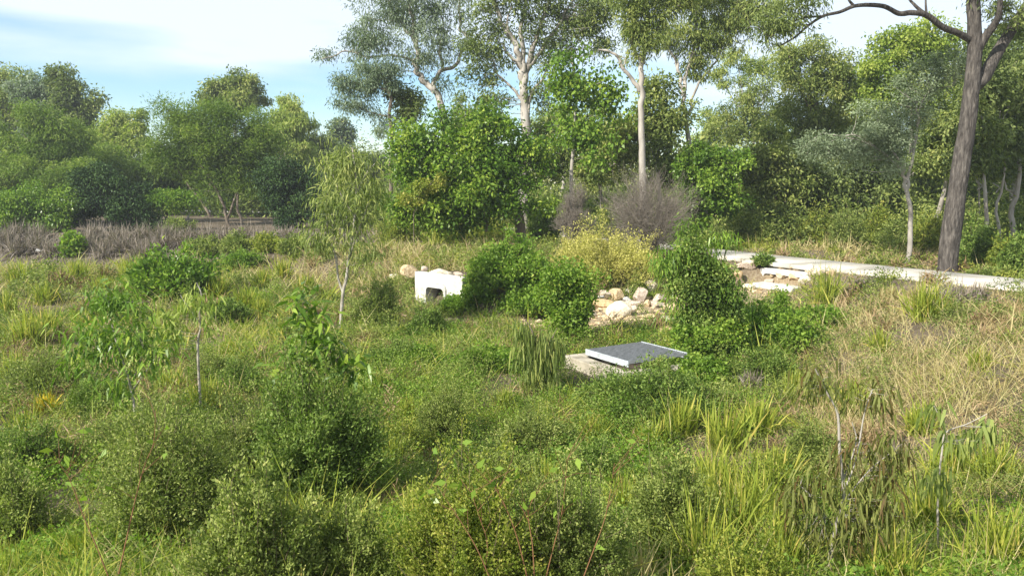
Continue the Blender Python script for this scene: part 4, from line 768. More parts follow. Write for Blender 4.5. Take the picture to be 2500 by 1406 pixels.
# ---- herbs and bushes
BUSH = [
 ('creeper_mound', 'creeper spilling down the bank against the right end of the white headwall', 1172, 742, 50, 92, 'creeper', 8000, .06, .045, 150, .6),
 ('creeper_mound', 'creeper covering the right corner of the concrete pit surround', 1715, 935, 60, 62, 'creeper', 7000, .045, .035, 150, .7),
 ('leafy_shrub', 'leafy green shrub in front of the spreading bright one at mid left', 560, 790, 55, 60, 'darkbush', 5000, .06, .026, 150, .9),
 ('herb_bush', 'olive green bush left of the foot of the forked white sapling', 745, 830, 60, 70, 'feathery', 7000, .04, .014, 160, 1.0),
 ('herb_bush', 'green bush under the broad drooping leaved sapling', 250, 1010, 85, 75, 'darkbush', 9000, .035, .013, 180, .9),
 ('herb_bush', 'dark green weedy bush right of the slim white stemmed sapling', 590, 960, 60, 70, 'darkbush', 7000, .035, .013, 160, 1.0),
 ('leafy_shrub', 'leafy shrub between the strap leaf clumps below the dry band', 280, 780, 55, 60, 'darkbush', 5000, .06, .026, 140, .9),
 ('herb_bush', 'green bush in the lush floor below the dark small culvert bush', 960, 900, 65, 65, 'darkbush', 7000, .04, .016, 160, .9),
 ('herb_bush', 'olive bush at the foot of the dry slope right of centre', 1760, 1010, 60, 60, 'feathery', 6500, .035, .014, 150, .9),
 ('herb_bush', 'low olive bush behind the large feathery one at lower left', 330, 1120, 130, 130, 'feathery', 14000, .028, .010, 240, .9),
 ('herb_bush', 'green weedy bush at the left edge above the bottom corner bush', 60, 1160, 110, 120, 'darkbush', 12000, .03, .011, 220, .9),
 ('herb_bush', 'low yellowish weedy bush right of the big dark green bush', 980, 1130, 100, 90, 'lime', 11000, .028, .012, 200, .9),
 ('herb_bush', 'low olive weedy bush in the middle between the yellowish ones', 1200, 1190, 110, 90, 'feathery', 11000, .028, .011, 200, .9),
 ('herb_bush', 'low green weedy bush left of the rounded olive bush', 1440, 1190, 90, 100, 'darkbush', 10000, .028, .012, 200, .9),
 ('herb_bush', 'short green bush left of the weeping foreground sapling', 1870, 1250, 90, 110, 'lime', 9000, .028, .012, 200, .9),
 ('herb_bush', 'low pale green bush under the slim white stemmed sapling', 540, 930, 90, 60, 'feathery', 9000, .032, .012, 180, .9),
 ('creeper_mound', 'lush creeper mound left of the weeping sapling', 1180, 900, 90, 50, 'creeper', 8000, .04, .032, 180, .5),
 # name,label,u,vbase,rpx,hpx,mat,n,L,W,sprigs,upk
 ('herb_bush', 'large feathery olive green bush at lower left behind the tall thin red stem', 400, 1330, 195, 330, 'feathery', 36000, .028, .0085, 420, .9),
 ('herb_bush', 'big dark green bush under the large leaved sapling', 760, 1235, 170, 330, 'darkbush', 36000, .034, .013, 380, .9),
 ('herb_bush', 'olive haze like bush filling the gap left of the big dark green one', 610, 1200, 90, 220, 'feathery', 10000, .03, .009, 180, .9),
 ('herb_bush', 'foreground green bush with upright leafy stalks at bottom left of centre', 650, 1560, 165, 360, 'feathery', 26000, .030, .011, 300, 1.3),
 ('herb_bush', 'smaller upright leafy stalked bush right of the foreground green one', 860, 1500, 110, 310, 'feathery', 14000, .028, .0095, 200, 1.3),
 ('herb_bush', 'rounded yellowish green foreground bush at bottom centre', 1140, 1520, 190, 380, 'lime', 32000, .024, .010, 360, .9),
 ('herb_bush', 'green foreground bush behind the red branching stems', 1380, 1500, 150, 380, 'feathery', 22000, .024, .010, 280, .9),
 ('herb_bush', 'rounded olive bush right of bottom centre', 1635, 1350, 115, 265, 'feathery', 24000, .024, .009, 280, .9),
 ('herb_bush', 'low wide green bush in front of the steel grate', 1600, 1020, 155, 128, 'darkbush', 24000, .04, .018, 300, .8),
 ('herb_bush', 'low green bush at the left of the one in front of the grate', 1470, 1010, 60, 80, 'darkbush', 6000, .04, .018, 140, .8),
 ('herb_bush', 'soft green bush left of the white concrete culvert', 925, 800, 70, 105, 'feathery', 14000, .05, .018, 240, .9),
 ('herb_bush', 'small darker bush just below and left of the white concrete culvert', 1035, 815, 42, 65, 'darkbush', 7000, .05, .02, 140, .9),
 ('vine_bush', 'big vine covered green bush on the bank right of the white culvert', 1248, 695, 84, 108, 'creeper', 15000, .07, .045, 260, .5),
 ('vine_bush', 'low spread of vines joining the bank bush and the vine covered column', 1320, 762, 95, 70, 'creeper', 8000, .06, .045, 160, .5),
 ('seeding_bush', 'wide pale yellow seeding bush above the central rock pile', 1480, 695, 120, 130, 'yellow', 26000, .05, .02, 420, .9),
 ('seeding_bush', 'smaller straw yellow bush at the left of the wide pale yellow one', 1395, 665, 60, 75, 'yellow', 8000, .05, .02, 160, .9),
 ('creeper_mound', 'bright green creeper mound below the concrete strip', 1880, 860, 120, 110, 'creeper', 22000, .05, .045, 260, .4),
 ('creeper_mound', 'bright green creeper mound nearest the tall strap leaf clump by the path', 1985, 815, 80, 65, 'creeper', 10000, .05, .045, 160, .4),
 ('herb_bush', 'dark shaded bush beside the dry brown grass dome', 1900, 935, 95, 85, 'darkbush', 12000, .035, .018, 180, .8),
 ('herb_bush', 'wispy grey green bush in the centre below the weeping sapling', 1095, 1080, 65, 145, 'feathery', 11000, .028, .009, 200, 1.1),
 ('herb_bush', 'wispy grey green bush at the left near the yellow grass tuft', 130, 965, 95, 105, 'feathery', 13000, .032, .011, 240, 1.),
 ('leafy_shrub', 'bright leafy spreading shrub among strap leaf clumps at upper left of the hollow', 430, 725, 90, 105, 'broad', 6500, .13, .05, 150, .8),
 ('herb_bush', 'low grass green bush at the bottom left edge', 40, 1330, 100, 200, 'feathery', 12000, .028, .010, 200, .9),
 ('herb_bush', 'soft grey green herb clump beneath the tall strap leaves at right of centre', 1990, 1140, 75, 110, 'feathery', 8000, .028, .011, 170, 1.),
 ('herb_bush', 'yellowish low bush at the bottom edge between the grass tufts', 1830, 1500, 130, 190, 'lime', 15000, .026, .012, 240, .9),
 ('herb_bush', 'small mixed green bush in the centre, right of the wispy grey green one', 1310, 1110, 90, 95, 'feathery', 9000, .03, .012, 200, .9),
 ('herb_bush', 'green weeds standing against the near corner of the steel grate', 1600, 925, 36, 55, 'feathery', 4500, .035, .016, 110, 1.2),
 ('herb_bush', 'green weeds leaning over the right corner of the steel grate', 1665, 900, 45, 50, 'creeper', 4500, .04, .03, 110, .7),
 ('creeper_mound', 'green weeds in front of the white culvert opening', 1125, 762, 50, 34, 'creeper', 6000, .05, .04, 120, .6),
 ('herb_bush', 'green herb bush at bottom right behind the long strap leaves', 2000, 1360, 70, 90, 'darkbush', 5000, .03, .012, 140, .9),
 ('leafy_shrub', 'small bright green leafy plant on the bare dead grass band at left', 185, 625, 28, 58, 'creeper', 1600, .14, .09, 60, .8),
 ('leafy_shrub', 'green leafy shrublet left of the path culvert at the path edge', 1862, 652, 24, 16, 'darkbush', 1500, .09, .035, 70, .8),
 ('herb_bush', 'low bush in the middle of the lush green floor', 1010, 900, 70, 55, 'creeper', 7000, .035, .025, 160, .7),
]
for nm, lab, u, v, r, h, mt, n, L_, W_, sg, uk in BUSH:
    shrub(nm, lab, u, v, r*(1.15 if v > 1050 else 1.05), h*(1.1 if v > 1050 else 1.0), M[mt], n=int(n*(2.3 if v > 1400 else 1.6)), L=L_*(.85 if v > 1400 else 1.15), W=W_*(1.1 if v > 1400 else 1.35), sprigs=int(sg*1.3), upk=uk, stem='twig', sw=.0022 if v > 1000 else .004, cat='bush' if 'mound' not in nm else 'creeper')
# understorey beyond the path and on the bank
UND = [(1340, 590, 55, 95, 'darkbush', 'dark shrub between the round broadleaf bush and the narrow grey one'), (1470, 585, 60, 90, 'feathery', 'olive shrub between the two leafless grey bushes'), (1290, 585, 45, 50, 'feathery', 'olive shrub at the right foot of the round broadleaf bush'), (1680, 600, 50, 85, 'darkbush', 'dark shrub behind the right side of the large grey twiggy bush'), (1540, 600, 50, 60, 'feathery', 'olive shrub hidden behind the large grey twiggy bush'),
 (500, 622, 45, 40, 'feathery', 'olive weeds left of the grey clumps at the right part of the dry band'), (580, 618, 40, 45, 'feathery', 'taller olive weeds in the dry band below the leaning wattle stems'),
 (655, 615, 45, 40, 'lime', 'yellowish weeds in the dry band below the very dark tree'), (720, 620, 40, 45, 'feathery', 'olive weeds in the dry band beside the white stemmed sapling'),
 (440, 575, 40, 40, 'feathery', 'olive bush between the dark low tree and the leaning wattle stems'), (600, 655, 50, 40, 'creeper', 'fresh green weeds in front of the right part of the dry band'),
 (1830, 600, 60, 75, 'feathery', 'olive understorey shrub just right of the big sapling top, beyond the path'), (1915, 595, 55, 90, 'gum_green', 'mid green understorey shrub second from left beyond the path'),
 (1990, 600, 50, 80, 'lime', 'yellow green understorey shrub left of the silver tree stem, beyond the dry grass'), (2060, 605, 55, 85, 'feathery', 'feathery understorey shrub in the middle of the row beyond the path'),
 (2130, 605, 50, 95, 'lime', 'bright yellow green shrub close left of the silver tree stem'), (2180, 615, 35, 70, 'feathery', 'soft green shrub touching the silver tree stem'), (2260, 620, 45, 100, 'lime', 'sunlit yellow green shrub between the silver tree stem and the big dark trunk'),
 (2120, 560, 50, 70, 'creeper', 'low vine patch in shade behind the yellow green shrubs'), (2400, 650, 50, 80, 'darkbush', 'green shrub just right of the big dark trunk base'), (2450, 660, 45, 75, 'lime', 'yellow green shrub at the right edge beyond the path'),
 (2500, 670, 50, 100, 'darkbush', 'dense green shrub cut by the right edge beyond the path'), (2370, 640, 30, 110, 'darkbush', 'dark shrub tight against the right of the big dark trunk'),
 (970, 590, 60, 60, 'lime', 'yellow green scrambling weeds at the left of the bank top'), (1090, 592, 60, 58, 'lime', 'yellow green scrambling weeds under the round broadleaf bush'), (1200, 590, 60, 55, 'lime', 'yellow green scrambling weeds at the bank top near the dark trunk foot'),
 (1760, 610, 45, 60, 'feathery', 'olive shrub behind the top of the hanging leaved sapling')]
for u, v, r, h, mt, lab in UND:
    shrub('understorey_shrub', lab, u, v, r, h, M[mt], n=9000, L=.10, W=.04, sprigs=160, upk=.7, sw=.006)

# dead domed tussock
def tussock(name, label, u, v, hpx, mat, n=170, spread=1.0, cat='grass clump', group=None, wpx=1.7, p=None, sagm=.55):
    p = at(u, v) if p is None else p; s = p[1]/F; h = hpx*s
    g = Geo(); th = rng.uniform(0, 6.283, n); e = np.abs(rng.normal(size=n))*.42*spread
    d = np.c_[np.cos(th)*np.sin(e), np.sin(th)*np.sin(e), np.cos(e)]
    L_ = h*rng.uniform(.65, 1.25, n)
    P = np.c_[rng.normal(size=(n, 2))*h*(.13 if n < 400 else .2), np.full(n, -.02)]
    add_long(g, P, d, L_, np.clip(rng.uniform(.7, 1.2, n)*wpx*s*1.6, .006, .03), np.clip(rng.normal(size=n)*.25+.45, 0, 1), sag=rng.uniform(.05, sagm, n), segs=4)
    o = g.build(name, mat); o.location = [float(c) for c in p]
    return tag(o, label, cat, group)
TUS = [(1740, 1210, 110, 'grass_green', 'tuft of upright blades left of the weeping foreground sapling'), (1900, 1180, 90, 'grass_green', 'tuft of blades above the tall ones, left of the weeping foreground sapling'), (1850, 1060, 80, 'grass_green', 'tuft of arching blades below the dark shaded bush'), (2080, 1010, 70, 'grass_green', 'small strap leaf tuft at the edge of the dry slope'), (2250, 1060, 75, 'grass_green', 'small strap leaf tuft in the dry slope near the thin leaning sapling'), (2420, 1180, 100, 'grass_green', 'tuft of blades at the right edge in the dry slope'), (2270, 1290, 130, 'grass_green', 'tuft of blades right of the weeping foreground sapling'), (1900, 1400, 150, 'grass_green', 'tuft of blades at the left foot of the weeping foreground sapling'), (1450, 1090, 70, 'grass_green', 'tuft of blades below the left end of the bush in front of the grate'), (1230, 1000, 60, 'grass_green', 'tuft of blades left below the weeping sapling near the grate'), (1080, 1000, 55, 'grass_green', 'tuft of blades in the middle of the lush floor'), (930, 960, 55, 'grass_green', 'tuft of blades right of the large leaved sapling'), (560, 880, 60, 'grass_green', 'strap leaf tuft right of the slim white stemmed sapling'), (420, 960, 70, 'grass_green', 'strap leaf tuft below the slim white stemmed sapling'), (120, 820, 70, 'grass_green', 'strap leaf tuft right of the large left edge clump'), (250, 720, 55, 'grass_green', 'strap leaf tuft right of the left edge rows'), (20, 770, 60, 'grass_green', 'strap leaf tuft cut by the left edge'), (400, 800, 50, 'grass_green', 'strap leaf tuft behind the slim white stemmed sapling'), (690, 830, 50, 'grass_green', 'strap leaf tuft left of the large leaved sapling'), (640, 700, 45, 'grass_green', 'short strap leaf tuft below the right part of the dry band'), (450, 780, 45, 'grass_green', 'strap leaf tuft below the bright leafy shrub'), (40, 930, 80, 'grass_green', 'strap leaf tuft at the left edge by the wispy bush'), (330, 1060, 80, 'grass_green', 'strap leaf tuft behind the large feathery bush'), (60, 1080, 95, 'grass_green', 'strap leaf tuft at the left edge above the bottom corner bush'), (690, 1290, 120, 'grass_green', 'tuft of blades between the two left foreground bushes'), (1020, 1280, 110, 'grass_green', 'thin tuft of blades left of the yellowish green foreground bush'), (1520, 1270, 110, 'grass_green', 'thin tuft of blades left of the rounded olive bush'), (1330, 1200, 90, 'grass_green', 'thin tuft of blades behind the red stems'), (2150, 860, 60, 'grass_green', 'small green tuft high on the dry slope'), (2390, 900, 55, 'grass_green', 'small green tuft on the dry slope near the right edge'),
 (2020, 745, 95, 'grass_green', 'tall strap leaf clump right of the path culvert'), (2262, 782, 115, 'grass_green', 'tall upright bright strap leaf clump at right near the grey dead one'),
 (600, 755, 60, 'grass_green', 'dark strap leaf clump in the hollow left of the forked sapling'), (325, 690, 70, 'grass_green', 'strap leaf clump left of the bright leafy shrub'), (190, 690, 62, 'grass_green', 'strap leaf clump at left below the dead grass band'),
 (50, 700, 66, 'grass_green', 'strap leaf clump at the left edge below the dead grass band'), (110, 745, 60, 'grass_green', 'second strap leaf clump row at the left edge'), (70, 850, 95, 'grass_green', 'large strap leaf clump left of the broad drooping leaved sapling'),
 (530, 730, 60, 'grass_green', 'strap leaf clump right of the bright leafy shrub'), (690, 680, 55, 'grass_green', 'strap leaf clump high on the left of the white stemmed sapling'), (745, 720, 55, 'grass_green', 'strap leaf clump just left of the white stemmed sapling fork'),
 (500, 1005, 105, 'grass_green', 'dark green grass clump right of the broad drooping leaved sapling'), (640, 770, 45, 'grass_green', 'small strap leaf clump near the forked sapling foot'), (1500, 850, 40, 'grass_green', 'low green grass clump behind the steel grate'),
 (1660, 1060, 85, 'grass_green', 'tuft of upright green blades below the low bush in front of the grate'), (1800, 1330, 230, 'grass_green', 'tall blades tuft right of the rounded olive bush'), (1730, 1400, 190, 'grass_green', 'tall blades tuft nearest the bottom edge right of the olive bush'),
 (1770, 1100, 110, 'grass_green', 'tuft of arching blades above the tall blades right of the olive bush'), (2180, 1440, 170, 'grass_green', 'broad bladed clump at the bottom edge right of the weeping sapling'), (2330, 1180, 120, 'grass_green', 'green tuft among dry grass at right'),
 (2440, 1390, 160, 'grass_green', 'green tuft at the bottom right corner'), (1000, 1030, 70, 'grass_green', 'bright green grass tuft right of the big dark green bush'), (600, 1210, 120, 'grass_green', 'dark upright tuft between the two big left bushes'),
 (110, 1005, 60, 'yellowgrass', 'bright yellow grass tuft at left'), (200, 1380, 120, 'grass_green', 'broad blades tuft at the bottom left corner'), (20, 1440, 130, 'grass_green', 'pale broad blades at the extreme bottom left'),
 (1590, 1100, 75, 'grass_green', 'spreading herb like blades tuft right of centre'), (960, 1150, 90, 'grass_green', 'dark thin tuft in the shadow right of the big dark green bush'), (1940, 960, 60, 'grass_green', 'tuft of pale tipped blades at the front of the dark shaded bush'),
 (1835, 948, 58, 'grass_dead', 'dry brown domed grass clump beside the dark shaded bush'), (2330, 745, 75, 'grass_dead', 'grey dead domed clump right of the tall upright strap leaf clump'), (2385, 735, 50, 'grass_dead', 'smaller grey dead clump at the path edge, far right'),
 (2170, 740, 50, 'grass_dry', 'straw coloured collapsed clump left of the tall upright strap leaf clump'), (2100, 700, 30, 'grass_dead', 'reddish brown dry clump at the path edge near the strap leaf clump'),
 (820, 1390, 90, 'grass_dry', 'straw coloured tuft at the bottom, left of the yellowish green bush'), (955, 1480, 130, 'grass_dry', 'pale straw stalks at the bottom between two foreground bushes'), (1560, 1440, 150, 'grass_dry', 'straw stalks at the bottom between the red stems and the olive bush')]
M['yellowgrass'] = leafmat('yellow grass blades', [(.25, .25, .02), (.45, .42, .04), (.6, .55, .08)], .3)
for u, v, h, mt, lab in TUS:
    dead = mt in ('grass_dead',)
    fr_ = mt == 'grass_green' and v > 1000 and u > 1400
    tussock('strap_leaf_clump' if mt == 'grass_green' else 'grass_clump', lab, u, v, h*(1.35 if fr_ else 1.15 if mt == 'grass_green' else 1), M[mt], n=420 if dead else (240 if fr_ else 230), wpx=2.9 if fr_ else 1.9, spread=1.9 if dead else 1.0, group='separate grass clumps', sagm=.9 if dead else .6)
# dead grass band at far left: individual grey clumps
BAND = [(8, 600), (42, 622), (88, 612), (135, 625), (225, 615), (262, 628), (312, 612), (352, 628), (395, 608), (40, 585), (95, 590), (225, 588), (290, 594), (345, 588), (405, 588), (455, 598), (505, 592), (552, 598), (600, 590), (648, 598), (700, 592)]
ORD = ['first', 'second', 'third', 'fourth', 'fifth', 'sixth', 'seventh', 'eighth', 'ninth', 'tenth', 'eleventh', 'twelfth']
fr = sorted([b_ for b_ in BAND if b_[1] >= 606 or b_[0] < 20]); bk = sorted([b_ for b_ in BAND if b_ not in fr])
for row, nm_ in ((fr, 'front'), (bk, 'back')):
    for i, (u, v) in enumerate(row):
        tussock('dead_grass_clump', f'grey dead grass clump, {ORD[i]} from the left in the {nm_} row of the dry band', u, v, 58, M['grass_dead'], n=520, spread=2.2, cat='dead grass', group='grey dead grass clumps in the dry band at left', wpx=1.3, sagm=1.0)

pz = at(102, 621)
import bmesh as _b2
bm = _b2.new(); _b2.ops.create_grid(bm, x_segments=6, y_segments=6, size=.22)
for v_ in bm.verts: v_.co.z = float(.07*vnoise(v_.co.x*9+3, v_.co.y*9+5, 1, 3)); v_.co.y *= .5
_b2.ops.solidify(bm, geom=bm.faces[:], thickness=.004)
me = bpy.data.meshes.new('plastic_scrap'); bm.to_mesh(me); bm.free(); me.materials.append(M['concrete_white'])
ps = bpy.data.objects.new('plastic_scrap', me); COL.objects.link(ps); ps.location = (pz[0], pz[1], pz[2]+.12); ps.rotation_euler = (.3, .1, .4)
tag(ps, 'small crumpled white scrap lying among the grey dead grass at far left', 'litter')

# red stems in front
def red_stem(label, pts, leavesat, D, w0=3.4):
    P, R = world_limb(pts, D, w0, 1.1); P, R = smooth_line(P, R, 5)
    g = Geo(); add_tube(g, P, R, 6); P0 = P[0].copy(); P0[2] = float(G(P0[0], P0[1]))
    o = thing('red_stemmed_plant', P0, label, 'plant', 'red stemmed plants in the foreground')
    gl_ = Geo(); A = []; B = []
    for t_ in leavesat:
        i = int(t_*(len(P)-1)); c = P[i]; e = c+rng.normal(size=3)*np.array([.09, .06, .05])+np.array([0, 0, .05]); A.append(c); B.append(e)
        add_leaves(gl_, e[None], rng.normal(size=(1, 3)), .075, .035, np.array([rng.uniform(.4, .9)]), fold=.15)
    if A: add_twigs(g, np.array(A), np.array(B), .0018, .001, .2, bend=.05)
    for _ in range(5):
        i = rng.integers(len(P)//3, len(P)); c = P[i]; e = c+np.array([rng.uniform(-.2, .2), rng.uniform(-.1, .1), rng.uniform(.1, .25)]); add_twigs(g, c[None], e[None], .002, .0008, .3, bend=.06)
        add_leaves(gl_, e[None], rng.normal(size=(1, 3)), .06, .03, np.array([.6]), fold=.15)
    g.build('stem', M['twig_red'], o, smooth=True, origin=P0); gl_.build('leaves', M['broad'], o, origin=P0)
red_stem('tall thin single red stem leaning right at lower left', [(290, 1400), (310, 1310), (335, 1200), (355, 1130), (375, 1080), (380, 1000)], [], 4.4, 3.6)
red_stem('branching brown stem with yellow and green leaves at the bottom left', [(270, 1420), (230, 1320), (200, 1250), (170, 1170), (145, 1130)], [.4, .6, .8, 1, 1], 4.2)
red_stem('red stem leaning left out of the bottom centre', [(1200, 1420), (1165, 1340), (1130, 1280), (1090, 1220), (1060, 1170)], [.6, .8, 1, 1], 4.2)
red_stem('red stem rising straight in the bottom centre', [(1305, 1420), (1300, 1330), (1290, 1260), (1300, 1220), (1330, 1180)], [.7, 1], 4.3)
red_stem('long brown stem crossing left behind the straight red one', [(1290, 1420), (1265, 1320), (1240, 1250), (1215, 1200), (1180, 1160)], [.7, .8, 1, 1], 4.3)
red_stem('red stem leaning right of the straight one', [(1330, 1420), (1350, 1340), (1370, 1260), (1380, 1180), (1385, 1120)], [.5, .8, 1], 4.4)
red_stem('outermost red stem leaning far right at bottom centre', [(1420, 1420), (1450, 1340), (1475, 1270), (1490, 1200), (1500, 1130)], [.3, .6, .8], 4.4)
red_stem('thin brown stem in front of the rounded yellowish bush', [(1180, 1420), (1190, 1330), (1170, 1260), (1150, 1200)], [.8, 1], 4.3, 3)

# ---- grass and ground cover (nobody could count them)
def zones(x, y):
    n1_ = vnoise(x, y, 2.2, 21); n2_ = vnoise(x, y, .8, 22)
    xr = np.interp(y, [0, 5, 10, 15, 20, 25, 28], [1.2, 2.0, 3.2, 4.8, 6.6, 8.6, 9.3])
    dry = sm((x-xr)/2.2+.25)*.92*(1-.42*sm((10.5-y)/3))
    dry = np.maximum(dry, sm((n1_-.66)*5)*.5)
    left = sm((-x-2.0-(y-12)*.1)/3)*sm((y-6)/5); dry = np.maximum(dry, left*.36*(.5+n2_))
    band = sm((y-29.5)/3)*sm((-x-5)/2.5)          # grey dead band at the left
    far = sm((y-40)/4); dry = np.maximum(dry, sm((5.6-np.hypot(x, y))/.8)*.75*(vnoise(x, y, .6, 77) > .42))
    bank = sm((y-23.0)/1.2)*sm((x+8)/2)*sm((5-x)/2)*sm((31-y)/1.5)
    return dry, band, far, bank
def sample(n, r0, r1, a0=-40, a1=40, pw=1.0):
    if pw == 1: r = np.exp(rng.uniform(math.log(r0), math.log(r1), n))
    else: r = (rng.uniform(0, 1, n)*(r1**pw-r0**pw)+r0**pw)**(1/pw)
    a_ = np.radians(rng.uniform(a0, a1, n)); return r*np.sin(a_), r*np.cos(a_)
def holes(x, y): return (vnoise(x, y, .55, 61)*.6+vnoise(x, y, .25, 62)*.4 < .33+.07*vnoise(x, y, 4, 63))
def keep_out(x, y):
    k_ = (path_dist(x, y) > 1.16)
    cx_, cy_ = float(gc[0]), float(gc[1]); ca, sa = math.cos(gang), math.sin(gang)
    lx = (x-cx_)*ca+(y-cy_)*sa; ly = -(x-cx_)*sa+(y-cy_)*ca
    k_ &= ~((np.abs(lx) < 1.05) & (np.abs(ly) < 1.1))
    hx, hy = PL[0], PL[1]; ca, sa = math.cos(rot), math.sin(rot); lx = (x-hx)*ca+(y-hy)*sa; ly = -(x-hx)*sa+(y-hy)*ca
    k_ &= ~((lx > -.1) & (lx < wid+.1) & (ly > -.25) & (ly < 1.3))
    k_ &= ~((chan_dist(x, y) < 1.05) & (vnoise(x, y, .7, 8) > .2))
    return k_
gg, gd, gx_ = Geo(), Geo(), Geo()
NC = 16000
x, y = sample(NC, 3.2, 46, pw=.35); kk = keep_out(x, y) & ~(holes(x, y) & (rng.uniform(size=NC) < .85)); x, y = x[kk], y[kk]
dry, band, far, bank = zones(x, y); dry = np.clip(np.maximum(dry, .10+.25*(vnoise(x, y, .9, 71) > .62)), 0, 1); z = G(x, y); r_ = np.hypot(x, y)
u1 = rng.uniform(size=len(x)); patch = vnoise(x, y, .55, 31)
for kind, geo in (('g', gg), ('d', gd), ('x', gx_)):
    pd_ = np.clip(dry+bank*.9, 0, 1)*(1-band); px_ = band*.95
    if kind == 'x': sel = u1 < px_
    elif kind == 'd': sel = (u1 >= px_) & (u1 < px_+pd_*(1-px_))
    else: sel = (u1 >= px_+pd_*(1-px_)) & (rng.uniform(size=len(x)) > band*.8)
    sel &= (rng.uniform(size=len(x)) > far*.65)
    sel &= (rng.uniform(size=len(x)) > .55*sm((13-r_)/4)*(1-dry))
    idx_ = np.nonzero(sel)[0]; nb_ = 34
    own = np.repeat(idx_, nb_); n = len(own)
    lean = rng.normal(size=(len(x), 2))*.5
    coarse = (hash2(np.arange(len(x)), np.arange(len(x)), 5) < np.where(r_ < 11, .07, .12))&(kind == 'g'); tall_ = rng.gamma(2.2, .42, len(x)).clip(.25, 2.4)
    hgt = (.12+.20*patch)*(.45+1.15*vnoise(x, y, 1.1, 91)**1.3)*tall_*1.1*np.where(coarse, 1.9, 1)*np.where(dry > .5, 1.3, 1.0)*(1+1.1*bank)*np.where(kind == 'x', .75, 1)
    hgt = np.minimum(hgt, np.where(r_ < 10, np.where(coarse, .6, .36), .65)); hgt = hgt*np.where(path_dist(x, y) < 1.6, .3, np.where((path_dist(x, y) < 3.6) & (x > 8) & (y < 26), .5, 1))*np.where(np.hypot(x-gc[0], y-gc[1]) < 2.2, .55, 1)
    spread = .10+.012*r_
    sprd = spread[own]*np.where(coarse[own], .35, 1)
    P = np.c_[x[own]+rng.normal(size=n)*sprd, y[own]+rng.normal(size=n)*sprd, np.zeros(n)]
    kp = keep_out(P[:, 0], P[:, 1]); P = P[kp]; own = own[kp]; n = len(own); P[:, 2] = G(P[:, 0], P[:, 1])-.01
    d = np.c_[lean[own]+rng.normal(size=(n, 2))*(.55 if kind != 'x' else .9), np.ones(n)]
    L_ = hgt[own]*rng.uniform(.5, 1.5, n)*1.15
    W_ = np.maximum(.006, .00072*r_[own])*rng.uniform(.6, 1.3, n)*np.where(coarse[own], 2.0, 1)
    tt = np.clip(rng.uniform(0.1, .8, len(x))[own]*.6+patch[own]*.25+rng.normal(size=n)*.2, 0, 1)
    add_long(geo, P, d, L_, W_, tt, sag=rng.uniform(0.0, .7, n), segs=2)
tag(gg.build('green_grass', M['grass_green']), 'green grass growing over the floor of the hollow', 'grass', kind='stuff')
tag(gd.build('dry_grass', M['grass_dry']), 'straw coloured dry grass, thickest on the right slope and the bank', 'grass', kind='stuff')
tag(gx_.build('dead_grass', M['grass_dead']), 'flattened grey dead grass in the band below the left trees', 'grass', kind='stuff')
# leafy ground cover in low mounds
def mounds(nm, mat, n_m, sel_fn, rr, hh, per, L_, W_, label, r0=3.5, r1=34):
    x, y = sample(n_m, r0, r1, pw=.5); kk = keep_out(x, y) & sel_fn(x, y) & ~holes(x, y); x, y = x[kk], y[kk]; g = Geo()
    r_ = np.hypot(x, y); R = rng.uniform(*rr, len(x)); Hh = rng.uniform(*hh, len(x))*(.5+.5*sm((r_-8)/3))*(.5+1.2*vnoise(x, y, 1.3, 92)**1.5)*1.25; tb = rng.uniform(.1, .65, len(x))
    own = np.repeat(np.arange(len(x)), per); n = len(own)
    th = rng.uniform(0, 6.283, n); q = rng.uniform(0, 1, n)**.55
    P = np.c_[x[own]+np.cos(th)*q*R[own], y[own]+np.sin(th)*q*R[own], np.zeros(n)]
    kp = keep_out(P[:, 0], P[:, 1]) | ((np.hypot(P[:, 0]-gc[0], P[:, 1]-gc[1]) > .95) & (np.hypot(P[:, 0]-gc[0], P[:, 1]-gc[1]) < 1.6) & (rng.uniform(size=n) < .25))
    P = P[kp]; own = own[kp]; q = q[kp]; n = len(own)
    P[:, 2] = G(P[:, 0], P[:, 1])+Hh[own]*(1-q*q)*rng.uniform(.35, 1.05, n)
    dr = rng.normal(size=(n, 3)); dr[:, 2] += .4
    sc_ = np.maximum(1, r_[own]*.0013/W_)
    add_leaves(g, P, dr, L_*sc_*rng.uniform(.6, 1.3, n), W_*sc_*rng.uniform(.7, 1.2, n), np.clip(tb[own]+rng.normal(size=n)*.15, 0, 1), up=.9)
    tag(g.build(nm, mat), label, 'ground cover', kind='stuff')
lush = lambda x, y: (vnoise(x, y, 1.6, 41)+sm((4-np.abs(x-.5))/4)*.45-zones(x, y)[0]*.5 > .40) & (y < 24) & (zones(x, y)[0] < .75)
mounds('creeper_cover', M['creeper'], 5200, lush, (.2, .7), (.06, .42), 170, .036, .03, 'low leafy creepers carpeting the hollow around the grate and culvert')
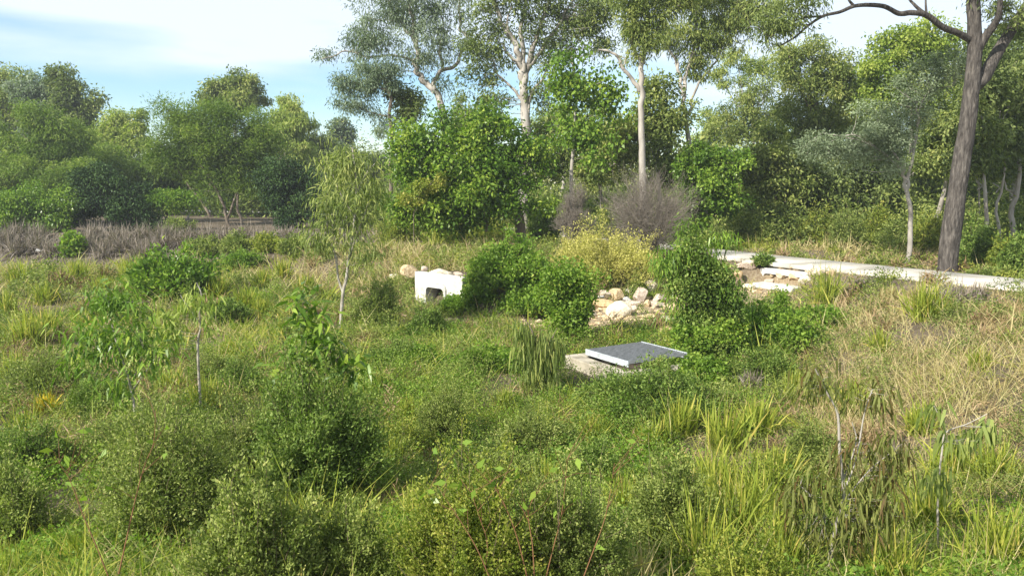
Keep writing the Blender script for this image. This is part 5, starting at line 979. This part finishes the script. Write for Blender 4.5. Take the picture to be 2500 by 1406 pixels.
mounds('herb_cover', M['feathery'], 5000, lambda x, y: (vnoise(x, y, 1.3, 43)-zones(x, y)[0]*.25 > .38) & (y < 30) & (zones(x, y)[1] < .3), (.15, .5), (.15, .6), 170, .034, .014, 'fine leaved weeds scattered through the grass', r1=32)
mounds('brown_weeds', M['brown'], 1700, lambda x, y: (vnoise(x, y, .9, 45) > .6) & (y < 30), (.12, .35), (.08, .3), 80, .06, .006, 'brown withered weeds scattered through the grass', r1=30)
mounds('verge_weeds', M['lime'], 1500, lambda x, y: (y > 20) & (x > -6) & (zones(x, y)[3]+(path_dist(x, y) < 7)*(y > 20)*(x > 8) > .3), (.2, .6), (.15, .5), 90, .06, .022, 'yellow green weeds on the bank top and beyond the footpath', r0=20, r1=42)
# low dense shrubbery under the right hand wood
g = Geo()
for i in range(170):
    cy = rng.uniform(33, 50); cx = rng.uniform(.22*cy, .75*cy)
    if path_dist(np.array([cx]), np.array([cy]))[0] < 3.5 or i < 0: continue
    hh = rng.uniform(.8, 2.4); m = 650; q = rng.normal(size=(m, 3))*np.array([.8, .7, hh*.3]); z0 = float(G(cx, cy))
    P = np.array([cx, cy, z0+hh*.4])+q; P[:, 2] = np.maximum(P[:, 2], z0+.02)
    add_leaves(g, P, rng.normal(size=(m, 3)), rng.uniform(.1, .24, m), .08, np.clip(rng.uniform(.1, .8)+rng.normal(size=m)*.15, 0, 1), up=.5)
tag(g.build('undergrowth', M['gum_green']), 'tangled undergrowth beneath the wood on the right', 'undergrowth', kind='stuff')

# haze: a closed box of thin even air round everything
bpy.ops.mesh.primitive_cube_add(size=1, location=(0, 0, 14)); hz_ = bpy.context.object; hz_.name = 'haze'; hz_.scale = (880, 880, 34)
hz_.location.z = 17-3.5
hm = bpy.data.materials.new('thin haze'); hm.use_nodes = True; ht = hm.node_tree; ht.nodes.clear()
ho = ht.nodes.new('ShaderNodeOutputMaterial'); hv = ht.nodes.new('ShaderNodeVolumePrincipled')
hv.inputs['Color'].default_value = (.86, .92, 1, 1); hv.inputs['Density'].default_value = .0007; hv.inputs['Anisotropy'].default_value = .2
ht.links.new(hv.outputs[0], ho.inputs['Volume']); hz_.data.materials.append(hm); tag(hz_, kind='stuff', label='thin pale haze in the air over the whole scene', cat='haze')
